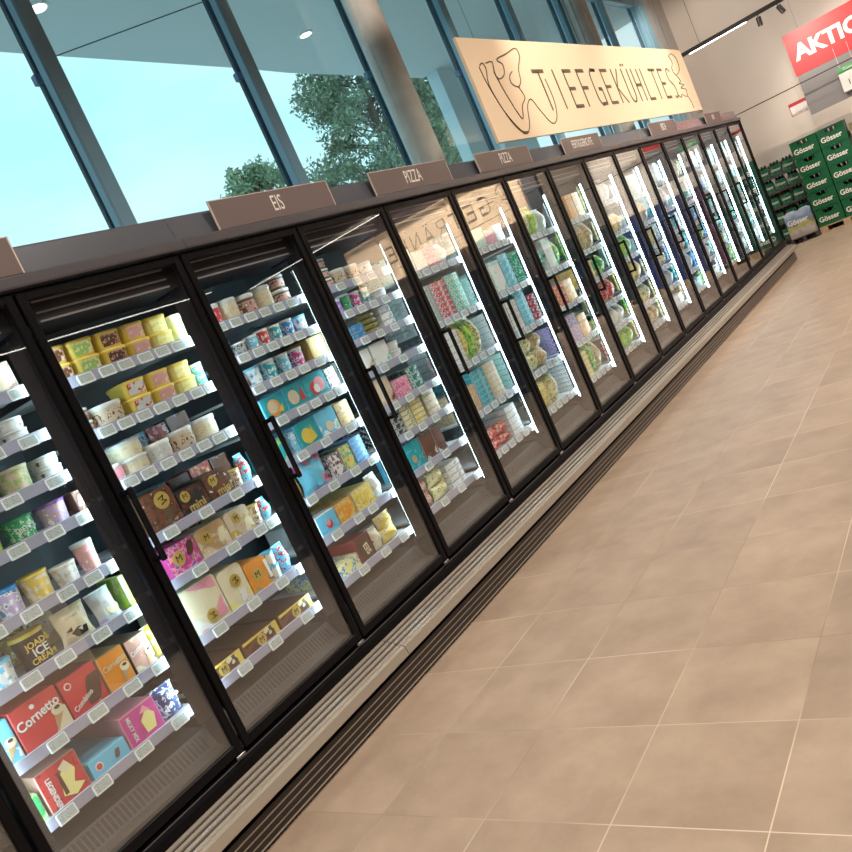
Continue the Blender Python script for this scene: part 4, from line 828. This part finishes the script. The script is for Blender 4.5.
# ---- fifth freezer
row(4, 0, 2.435, (.14,.12,'box','mint_flat',1,'pale mint carton'), (.14,.10,'box','silver_flat',1,'silver carton'), (.14,.11,'box','pink_box',1,'pink carton'), (.14,.10,'bag','bag_clear',1,'clear white bag'))
row(4, 1, 2.435, (.18,.034,'box','grey_flat',6,'flat grey-green carton'), (.18,.034,'box','red_flat',7,'flat red and white carton'), (.18,.036,'box','green_flat',5,'flat grey and green carton'))
row(4, 2, 2.435, (.10,.05,'tub','clear_pink',2,'small pink clear tub'), (.16,.045,'box','silver_flat',3,'flat silver carton'), (.085,.24,'bag','bag_gold',1,'tall yellow-green bag'), (.085,.25,'bag','bag_lgreen',1,'tall green bag'), (.085,.25,'bag','bag_greenwhite',1,'tall pale bag'))
row(4, 3, 2.435, (.20,.13,'box','tan_flat',1,'tan carton'), (.16,.034,'box','teal_flat',6,'flat teal carton'), (.16,.034,'box','beige_flat',7,'flat beige and rose carton'))
row(4, 4, 2.435, (.13,.045,'bag','bag_red',2,'red bag'), (.13,.05,'bag','bag_red',2,'red bag'), (.13,.05,'bag','bag_red',2,'red and cream bag'), (.15,.04,'box','silver_flat',3,'flat silver carton'))
# ---- sixth freezer
row(5, 0, 3.215, (.15,.05,'box','grey_flat',2,'flat grey carton'), (.16,.11,'box','mint_flat',1,'mint carton'), (.14,.09,'box','pink_box',1,'pink carton'), (.13,.10,'box','silver_flat',1,'silver carton'))
row(5, 1, 3.215, (.17,.15,'box','mint_flat',1,'pale green carton'), (.17,.17,'box','white_green',1,'white and green carton'), (.15,.05,'box','teal_flat',3,'flat teal carton'))
row(5, 2, 3.215, (.18,.045,'box','silver_flat',4,'flat silver carton'), (.16,.045,'box','silver_flat',5,'flat silver and rose carton'), (.16,.038,'box','teal_flat',7,'flat teal carton'))
row(5, 3, 3.215, (.18,.04,'box','mint_flat',5,'flat mint carton'), (.17,.10,'bag','bag_greenwhite',2,'green and white bag'), (.16,.10,'bag','bag_tan',2,'tan and green bag'))
row(5, 4, 3.215, (.15,.19,'bag','bag_olive',1,'olive bag'), (.16,.20,'bag','bag_gold',1,'golden yellow bag'), (.16,.19,'bag','bag_greenwhite',1,'pale yellow bag'))
# ---- seventh freezer
row(6, 0, 3.99, (.15,.17,'bag','bag_clear',1,'clear white bag'), (.15,.19,'bag','bag_greenwhite',1,'pale green bag'), (.15,.17,'bag','bag_lgreen',1,'yellow-green bag'), (.14,.14,'bag','bag_clear',1,'clear white bag'))
row(6, 1, 3.99, (.15,.19,'box','green_flat',1,'green and white carton'), (.15,.17,'bag','bag_teal',1,'teal bag'), (.16,.20,'box','white_green',1,'white and green carton'), (.12,.17,'bag','bag_green',1,'green bag'))
row(6, 2, 3.99, (.19,.05,'box','red_flat',3,'flat white and red carton'), (.19,.06,'box','red_box',3,'flat orange-red carton'), (.18,.06,'box','orange_box',3,'flat orange carton'))
row(6, 3, 3.99, (.19,.036,'box','purple_flat',6,'flat lilac carton'), (.19,.036,'box','purple_flat',6,'flat lilac and white carton'), (.17,.06,'box','orange_box',3,'flat orange carton'))
row(6, 4, 3.99, (.20,.034,'box','white_flat',6,'flat white carton'), (.10,.036,'box','lemon_flat',6,'flat yellow carton'), (.15,.19,'bag','bag_green',1,'green bag'), (.11,.18,'bag','bag_tan',1,'tan bag'))
# ---- farther freezers
PAL = {
 7: [('bag_clear','clear white bag'),('bag_lgreen','lime green bag'),('orange_box','orange carton'),('bag_tan','tan vegetable bag'),('bag_green','green vegetable bag'),('bag_red','red and cream bag')],
 8: [('bag_greenwhite','pale green bag'),('bag_tan','tan bag'),('bag_clear','clear white bag'),('bag_gold','golden bag'),('bag_lgreen','green vegetable bag'),('bag_yellow','yellow bag')],
 9: [('bag_clear','clear white bag'),('silver_flat','silver carton'),('grey_flat','grey carton'),('bag_tan','tan bag'),('bag_gold','golden bag'),('bag_greenwhite','pale green bag')],
 10: [('bag_clear','clear white bag'),('teal_flat','teal carton'),('white_flat','white carton'),('bag_bluepink','light blue bag'),('bag_teal','teal bag'),('bag_tan','tan bag')],
 11: [('bag_clear','clear white bag'),('mint_flat','mint carton'),('bag_white','white bag'),('bag_teal','teal bag'),('bag_blue','blue bag'),('bag_green','green bag')],
 12: [('bag_greenwhite','pale green bag'),('bag_white','white bag'),('silver_flat','silver carton'),('bag_blue','blue bag'),('bag_teal','teal bag'),('bag_clear','clear white bag')],
 13: [('bag_clear','clear white bag'),('bag_white','white bag'),('mint_flat','mint carton'),('bag_teal','teal bag'),('bag_clear','clear white bag'),('bag_green','green bag')],
 15: [('bag_white','white bag'),('bag_clear','clear white bag'),('mint_flat','mint carton'),('bag_white','white bag'),('bag_teal','teal bag'),('bag_clear','clear white bag')],
 14: [('bag_white','white bag'),('bag_clear','clear white bag'),('silver_flat','silver carton'),('bag_teal','teal bag'),('bag_white','white bag'),('bag_clear','clear white bag')],
}
rr = random.Random(5)
for k in range(7, 16):
    for s in range(len(SHELVES[k])):
        zz = SHELVES[k]; top = 1.68 if s == 0 else zz[s-1]; hmax = top - zz[s] - .07
        its = []; y = (k-1)*bay + .07
        st_, dsc = PAL[k][s % 6]; st2, ds2 = PAL[k][(s+2) % 6]
        for i in range(4):
            a, b = ((st_, dsc), (st2, ds2))[(i//2) % 2]
            h_ = min(hmax, .13 + .03*((s+k) % 3))
            isb = a.startswith('bag'); its.append((.148, h_ if isb else .055, 'bag' if isb else 'box', a, 1 if isb else 2, b, .006))
        row(k, s, y, *its)

num = ['', 'first', 'second', 'third', 'fourth', 'fifth', 'sixth', 'seventh', 'eighth', 'ninth', 'tenth']
lev = ['lowest', 'second up', 'third up', 'fourth up', 'fifth up', 'sixth up', 'seventh up', 'eighth up', 'ninth up', 'tenth up']
for (b_, sh), lst in used.items():
    lst.sort(key=lambda q: q[0])
    for i, (y0, items, desc, kind) in enumerate(lst):
        for j, o in enumerate(items):
            l = '%s, %s from left' % (desc, num[i+1])
            if len(items) > 1: l += ', ' + ('top' if j == len(items)-1 else lev[j]) + ' of stack'
            l += ', %s shelf, %s freezer' % (num[sh+1], num[b_+1] if b_+1 < 11 else ordn[b_])
            tag(o, l, KIND[kind][1], '%s on the %s shelf of the %s freezer from the left' % ({'cup': 'cups', 'tub': 'tubs', 'box': 'cartons', 'bag': 'bags'}[kind], num[sh+1], ordn[b_]))

# ================================================================== END WALL: DRINKS
def logo(parent, x, y, z, size, word, mt=LETW):
    text(word, size, mt, parent, (x, y, z), 0, .92, .0015, face='y', bold=size*.025)
CG = mat('crate_green', (.008, .115, .045), .38); CN = mat('crate_navy', (.02, .03, .16), .4); CP = mat('crate_plum', (.12, .03, .07), .4); CK = mat('crate_dark', (.02, .022, .025), .4); CB = mat('crate_violet', (.05, .035, .16), .4)
CROWN = mat('bottle_cap', (.55, .52, .45), .3, .6); BOT = mat('bottle_glass', (.02, .035, .015), .12)
def crate_mesh(mt, nm):
    q = MB(); w_, d, h = .205, .15, .300
    # front and back with hand hole cut as a frame, sides, base
    for yy, s in ((-d, 1), (d, -1)):
        y0, y1 = (yy, yy+.012*s) if s > 0 else (yy-.012, yy)
        q.box(-w_, w_, y0, y1, .004, .205); q.box(-w_, -.085, y0, y1, .205, .296); q.box(.085, w_, y0, y1, .205, .296); q.box(-.09, .09, y0, y1, .268, .296); q.box(-.09, -.055, y0, y1, .2, .225); q.box(.055, .09, y0, y1, .2, .225)
        yo = yy-.006*s
        a, b = min(yy, yo), max(yy, yo)
        q.box(-w_-.004, w_+.004, a, b, .280, .298); q.box(-w_-.004, w_+.004, a, b, .002, .028)
        q.box(-w_-.004, -w_+.02, a, b, .028, .280); q.box(w_-.02, w_+.004, a, b, .028, .280)
    q.box(-w_, -w_+.012, -d, d, .004, .296); q.box(w_-.012, w_, -d, d, .004, .296); q.box(-w_, w_, -d, d, .002, .02)
    return q.mesh(nm, [mt])
BTL = MB()
for i in range(5):
    for j in range(4):
        x_, y_ = -.155+i*.0775, -.108+j*.072
        BTL.loft([(.02, .030, .030, .03), (.17, .030, .030, .03), (.225, .013, .013, .013), (.272, .013, .013, .013)], seg=2, cx=x_, cy=y_)
        BTL.loft([(.272, .015, .015, .015), (.280, .013, .013, .013)], 1, seg=2, cx=x_, cy=y_)
BTLM = BTL.mesh('bottles', [BOT, CROWN])
def crate(mt, word, first={}):
    key = (mt.name, word)
    if key in first: return copy_tree(first[key])
    o = D.objects.new('drinks_crate', crate_mesh(mt, 'drinks_crate')); COL.objects.link(o)
    b = D.objects.new('bottles', BTLM); COL.objects.link(b); b.parent = o
    if word: logo(o, -.02, -.1585, .110, .120, word)
    first[key] = o; return o
PALM = noisy('pallet_wood', [(.40, .27, .16), (.55, .40, .25)], 6., .8, stretch=(1, 12, 12))
def pallet(x0, x1, y0, lab):
    q = MB()
    for i in range(7): q.box(x0+.0, x1, y0+i*.118, y0+i*.118+.09, .094, .112)
    for yy in (y0, y0+.33, y0+.70): q.box(x0, x1, yy, yy+.09, 0, .016); [q.box(a, a+.12, yy, yy+.09, .016, .094) for a in (x0, (x0+x1)/2-.06, x1-.12)]
    tag(q.build('wooden_pallet', PALM), lab, 'pallet', 'pallets along the end wall')
YC = 14.0
cols = [(.325, CG, 'Gösser'), (.76, CG, 'Gösser'), (1.195, CK, ''), (1.63, CP, ''), (2.065, CB, ''), (2.50, CN, ''), (2.935, CN, ''), (3.37, CK, '')]
place = ['left green crate stack', 'right green crate stack', 'short dark stack at the right picture edge', 'plum crate stack seen reflected in the glass doors', 'violet crate stack seen reflected in the glass doors', 'first navy reflected crate stack', 'second navy reflected crate stack', 'dark reflected crate stack']
colr = ['green Gösser beer crate', 'green Gösser beer crate', 'dark drinks crate', 'plum drinks crate', 'violet drinks crate', 'navy drinks crate', 'navy drinks crate', 'dark drinks crate']
for i, (x, mt, word) in enumerate(cols):
    for j in range(3 if i == 2 else 5):
        o = crate(mt, word); o.location = (x, YC+.16, .114+j*.304)
        tag(o, '%s, %s in the %s' % (colr[i].replace('Gösser ', ''), ['lowest', 'second up', 'middle', 'fourth up', 'topmost'][j], place[i]), 'crate', 'drinks crates stacked on pallets')
for i in range(4): pallet(.11+i*.87, .11+i*.87+.86, YC, ['wooden pallet under the two green crate stacks', 'wooden pallet under the navy and plum crates', 'wooden pallet under the violet and navy crates', 'wooden pallet under the last dark crates'][i])
# six-packs behind, on a tiered shelf left of the crates
rk = empty('drinks_rack', (-.40, 14.35, 0))
for i, z in enumerate((.12, .42, .70, .975, 1.235)):
    MB().cbox(-.62, .50, -.02, .46, z-.045, z, .003).build('shelf_board', mat('rack_grey', (.10, .10, .10), .4, .3), rk, (0, 0, 0))
for x in (-.62, .47): MB().box(x, x+.03, .44, .48, 0, 1.6).build('upright', mat('rack_grey', (.10, .10, .10), .4, .3), rk)
MB().box(-.6, .48, -.015, .40, 0, .075).build('rack_foot', DARK, rk)
tag(rk, 'dark tiered drinks shelf between the freezer end and the green crates', 'shelf')
def sixpack(first=[]):
    if first: return copy_tree(first[0])
    q = MB(); q.prism([(-.088, 0), (.088, 0), (.088, .12), (.072, .165), (-.072, .165), (-.088, .12)], 1, -.06, .06)
    q.box(-.045, .045, -.004, .004, .165, .205)
    o = q.build('bottle_pack', [PR('dgreen','green','cream',30,.58,.68)])
    b = MB()
    for i in range(3):
        for j in (-.031, .031): b.loft([(.10, .026, .026, .026), (.155, .024, .024, .024), (.19, .012, .012, .012), (.225, .012, .012, .012)], seg=2, cx=-.058+i*.058, cy=j); b.loft([(.225, .014, .014, .014), (.232, .012, .012, .012)], 1, seg=2, cx=-.058+i*.058, cy=j)
    b.build('bottles', [BOT, CROWN], o); logo(o, 0, -.0615, .085, .062, 'Gösser'); first.append(o); return o
for i, z in enumerate((.12, .42, .70, .975, 1.235)):
    for j in range(5):
        if i == 0 and j > 2: continue
        o = sixpack(); o.location = (-.92+j*.215, 14.42, z+.001)
        tag(o, 'green six-pack of bottles, %s from left on the %s tier of the drinks shelf' % (num[j+1], ['lowest', 'second', 'third', 'fourth', 'top'][i]), 'bottle pack', 'six-packs on the drinks shelf')
# picture carton in front
q = MB(); w_ = .21; q.prism([(-w_, 0), (w_, 0), (w_, .42), (w_-.05, .455), (.06, .455), (.04, .43), (-.04, .43), (-.06, .455), (-w_+.05, .455), (-w_, .42)], 1, -.10, .10, 0)
PIC = mat('landscape_print', (.4, .5, .6), .45); t_ = PIC.node_tree
tc_ = N(t_, 'ShaderNodeTexCoord'); sx_ = N(t_, 'ShaderNodeSeparateXYZ'); nn_ = N(t_, 'ShaderNodeTexNoise', Scale=9., Detail=5.)
ma_ = N(t_, 'ShaderNodeMath', operation='MULTIPLY_ADD'); ma_.inputs[1].default_value = .30; mb_ = N(t_, 'ShaderNodeMath', operation='ADD')
rp_ = N(t_, 'ShaderNodeValToRGB'); el = rp_.color_ramp.elements
LK = t_.links.new; LK(tc_.outputs['Object'], sx_.inputs[0]); LK(tc_.outputs['Object'], nn_.inputs['Vector']); LK(nn_.outputs['Fac'], ma_.inputs[0]); LK(sx_.outputs['Z'], mb_.inputs[0]); ma_.inputs[2].default_value = -.15
LK(ma_.outputs[0], mb_.inputs[1]); LK(mb_.outputs[0], rp_.inputs[0]); LK(rp_.outputs[0], t_.nodes['Principled BSDF'].inputs['Base Color'])
el[0].position = .06; el[0].color = (.34, .30, .28, 1); el[1].position = .46; el[1].color = (.52, .60, .72, 1)
for p_, c_ in ((.12, (.48, .45, .44)), (.15, (.38, .36, .10)), (.20, (.48, .45, .16)), (.225, (.18, .22, .20)), (.28, (.24, .30, .40)), (.33, (.16, .28, .50))):
    e_ = el.new(p_); e_.color = (*c_, 1)
o = q.build('display_carton', [PIC]); o.location = (-.13, 13.98, .10)
logo(o, -.02, -.102, .27, .125, 'Gösser')
tag(o, 'beer carton with a mountain landscape picture standing left of the green crates', 'carton')
q = MB()
for i in range(5): q.box(-.36, .09, 13.86+i*.07, 13.86+i*.07+.05, .085, .098)
for a in (-.36, -.16, .05): q.box(a, a+.05, 13.86, 14.19, 0, .085)
tag(q.build('display_pallet', mat('pallet_dark', (.05, .045, .045), .6)), 'small dark pallet under the landscape beer carton', 'pallet')
# bottles right of the crates at the picture edge
def bottle(x, y, z, mt, lab, r_=.045, h=.30, emb=False):
    o = MB().loft([(0, r_, r_, r_), (h*.6, r_, r_, r_), (h*.78, r_*.45, r_*.45, r_), (h*.97, r_*.4, r_*.4, r_), (h, r_*.42, r_*.42, r_)], seg=5).build('bottle', mt, None, (x, y, z))
    if emb: MB().tube([(.018*math.cos(a*.5), -r_-.002, h*.35+.022*math.sin(a*.5)) for a in range(14)], .002, seg=5).build('emblem', CM('silver'), o)
    tag(o, lab, 'bottle')
ZT = .114+3*.304+.001
bottle(1.12, 14.06, ZT, mat('keg_black', (.012, .012, .03), .3), 'black bottle with pale ring emblem at the right picture edge', .062, .33, True)
bottle(1.27, 14.06, ZT, mat('keg_brown', (.10, .04, .02), .3), 'brown bottle behind the right picture edge beside the black one', .055, .31)
for i in range(3):
    o = MB().cbox(0, .10, 0, .12, 0, .50, .004).build('carton', PR('beige','olive','cream',40), None, (1.0+i*.115, 14.19, ZT)); tag(o, 'tall beige and green drinks carton behind the black bottle, %s from left' % num[i+1], 'carton')
SB = empty('drinks_shelving', (1.30, 14.70, 0))
# dark shelving units farther right along the end wall (seen in the glass reflections)
BTLD = MB()
for i in range(12): BTLD.loft([(0, .042, .042, .042), (.17, .042, .042, .042), (.24, .015, .015, .015), (.29, .015, .015, .015)], seg=2, cx=-.60+i*.108)
COLB = [mat('bottles_dark', (.015, .03, .02), .15), mat('bottles_brown', (.05, .022, .012), .15), mat('bottles_blue', (.02, .04, .09), .15)]
BM = [BTLD.mesh('bottles', [c]) for c in COLB]
RACKM = mat('rack_black', (.015, .015, .018), .5)
D.objects.remove(SB)
ORD = ['first', 'second', 'third', 'fourth', 'fifth', 'sixth', 'seventh']
def bottle_rack(x, y, rot, i, lab, grp, h=1.75):
    t = empty('drinks_shelving', (x, y, 0)); t.rotation_euler = (0, 0, rot)
    q = MB(); q.box(-.67, .67, .2, .25, 0, h); q.box(-.67, -.64, -.2, .25, 0, h); q.box(.64, .67, -.2, .25, 0, h); q.build('rack_frame', RACKM, t)
    for j, z in enumerate((.12, .52, .92, 1.32)):
        MB().box(-.64, .64, -.2, .2, z-.03, z).build('shelf_board', RACKM, t)
        b = D.objects.new('bottles', BM[(i+j) % 3]); COL.objects.link(b); b.parent = t; b.location = (0, -.12, z); b['kind'] = 'stuff'
        for k in range(9): MB().box(-.58+k*.14, -.52+k*.14, -.206, -.201, z-.03, z+.005).build('price_ticket', mat('ticket_grey', (.3, .3, .3), .6), t)
    tag(t, lab, 'shelving', grp)
for i in range(7):
    bottle_rack(4.50+i*1.36, 14.55, 0, i, 'dark bottle shelving unit, %s from the crate stacks, mirrored in the glass doors' % ORD[i], 'dark bottle shelving units')
for i in range(6):
    bottle_rack(3.10, 1.95+i*1.36, -math.pi/2, i+1, 'dark shelving unit across the aisle, %s from the camera, mirrored low in the doors' % ORD[i], 'dark shelving units across the aisle', 1.82)
q = MB(); q.box(3.66, 3.70, 13.9, 14.95, 0, 1.7); tag(q.build('shelf_divider', RACKM), 'dark upright divider between the crate stacks and the bottle shelving', 'divider')

# AKTION board, hung in front of the end wall
t = empty('promotion_board', (1.35, 13.80, 1.57+ZO))
MB().cbox(-.75, .75, 0, .025, .655, 1.33, .003).build('red_panel', RED, t)
MB().cbox(-.735, .75, .004, .024, 0, .653, .003).build('grey_panel', GREYB, t)
text('AKTION', .335, LETW, t, (-.655, -.002, .985), 0, 1.0, .002, face='y', align='LEFT', bold=.012)
q = MB()
for x in (-.5, .5): q.tube([(x, .012, 1.33), (x, .012, 3.4)], .002, seg=5)
q.build('hanging_wire', GALV, t)
tag(t, 'red board lettered AKTION above a plain grey panel at the top right', 'promotion board')
t = empty('price_poster', (.50, 14.02, 1.70+ZO))
MB().cbox(-.19, .19, 0, .006, -.02, .19, .001).build('poster_card', mat('poster_white', (.90, .84, .82), .6), t)
q = MB(); q.box(-.19, .19, -.001, .0, .135, .19); q.box(-.19, -.182, -.001, 0, -.02, .19); q.box(-.19, .19, -.001, 0, -.02, -.012)
q.build('red_border', RED, t); text('1,49', .06, INK, t, (.12, -.002, .07), 0, 1, .0005, face='y')
MB().tube([(0, .003, .19), (0, .003, .46), (0, -.2, .49)], .0015, seg=4).build('hanging_wire', GALV, t)
tag(t, 'small red-bordered white price poster left of the grey panel', 'price poster')
t = empty('price_card', (1.33, 13.74, 1.67+ZO))
MB().cbox(-.17, .17, 0, .005, 0, .38, .001).build('card', mat('card_white', (.75, .74, .72), .5), t)
MB().box(-.17, .17, -.001, 0, .29, .38).build('green_header', mat('card_green', (.10, .38, .16), .5), t)
text('Gösser', .06, LETW, t, (0, -.002, .335), 0, 1, .0005, face='y'); text('1,29', .12, INK, t, (.02, -.002, .12), 0, 1, .0005, face='y')
MB().tube([(-.12, .003, .38), (-.12, -.0, .70)], .002, seg=4).tube([(.08, .003, .38), (.08, 0, .70)], .002, seg=4).build('hanging_wire', WHITE, t)
tag(t, 'white price card with green header hanging in front of the grey panel', 'price card')
tag(MB().cbox(-.98, 4.0, 13.60, 13.615, z_(2.090), z_(2.105), .003).build('hanging_rail', INK), 'thin dark rail crossing the end wall in front of the grey panel', 'rail')

# GETRAENKE board high on the end wall to the right (mirrored in the doors)
t = empty('drinks_board', (7.0, 13.90, z_(2.18)))
MB().cbox(-2.35, 2.5, 0, .03, 0, 1.12, .004).build('board', BOARD, t)
fn = lambda a, z, k: (a, -.004 + (.0 if k == 0 else .006), z)
q = stroke_text('GETRÄNKE', fn, -1.60, 1.45, .40, .76, .024, .055)
q.build('lettering', INKB, t)
q = MB(); q.tube([(-1.95+.16*math.cos(a), -.002, .66+.16*math.sin(a*1.0)) for a in [i*.4 for i in range(14)]], .011, seg=5); q.tube([(-2.1, -.002, .35), (-1.9, -.002, .42), (-2.05, -.002, .46), (-1.85, -.002, .52), (-1.95, -.002, .6)], .011, seg=5); q.tube([(-1.95, -.002, .28), (1.2, -.002, .24)], .008, seg=5)
q.build('line_drawing', INKB, t)
MB().tube([(-1.8, .015, 1.12), (-1.8, .015, 3.17)], .002, seg=4).tube([(1.8, .015, 1.12), (1.8, .015, 3.17)], .002, seg=4).build('hanging_wire', GALV, t)
tag(t, 'cream board lettered GETRÄNKE, seen mirrored in the fourth to sixth glass doors', 'hanging board')
tag(MB().cbox(4.30, 4.62, 13.92, 14.05, 1.9, 3.9, .01).build('wall_post', DARK), 'dark post beside the mirrored cream board', 'post')

# track light on the end wall side, along the wall
t = empty('track_light', (.4, 13.0, 3.28+ZO))
MB().cbox(-1.3, 4.2, -.02, .02, 0, .065, .003).build('track', INK, t)
MB().box(-1.0, -.07, -.016, .016, -.012, 0).build('led_line', LEDC, t); MB().box(.62, 3.9, -.016, .016, -.010, 0).build('led_line', LEDC, t)
for x, a in ((.11, .05), (.40, -.35)):
    q = MB().loft([(-.165, .035, .035, .035), (-.16, .038, .038, .038), (-.03, .038, .038, .038)], seg=5); h_ = q.build('spot_head', INK, t, (x, 0, 0)); h_.rotation_euler = (0, a, 0)
    MB().tube([(0, 0, -.04), (0, 0, .02)], .008, seg=6).build('swivel', INK, h_)
MB().tube([(-.8, 0, .06), (-.8, 0, 1.74)], .003, seg=4).tube([(3, 0, .06), (3, 0, 1.74)], .003, seg=4).build('hanging_wire', INK, t)
tag(t, 'black ceiling track with glowing line and two black spotlights, top right', 'track light')
# long LED line over the drinks aisle, parallel to the freezers (mirrored in the near doors)
t = empty('line_light', (9.3, 3, 3.30+ZO))
MB().cbox(-.03, .03, -9, 6.5, 0, .07, .004).build('track', INK, t); MB().box(-.022, .022, -8.9, 6.4, -.012, 0).build('led_line', LEDC, t)
MB().tube([(0, -6, .07), (0, -6, 1.72)], .003, seg=4).tube([(0, 5, .07), (0, 5, 1.72)], .003, seg=4).build('hanging_wire', INK, t)
tag(t, 'long hanging line light across the hall, mirrored as bright streaks in the near glass doors', 'line light')
t = empty('line_light', (7.5, 13.0, 3.55+ZO))
MB().cbox(-3.0, 4.5, -.03, .03, 0, .07, .004).build('track', INK, t); MB().box(-2.9, 4.4, -.022, .022, -.012, 0).build('led_line', LEDC, t)
MB().tube([(-2, 0, .07), (-2, 0, 1.47)], .003, seg=4).tube([(3, 0, .07), (3, 0, 1.47)], .003, seg=4).build('hanging_wire', INK, t)
tag(t, 'hanging line light above the drinks board, mirrored in the fourth glass door', 'line light')
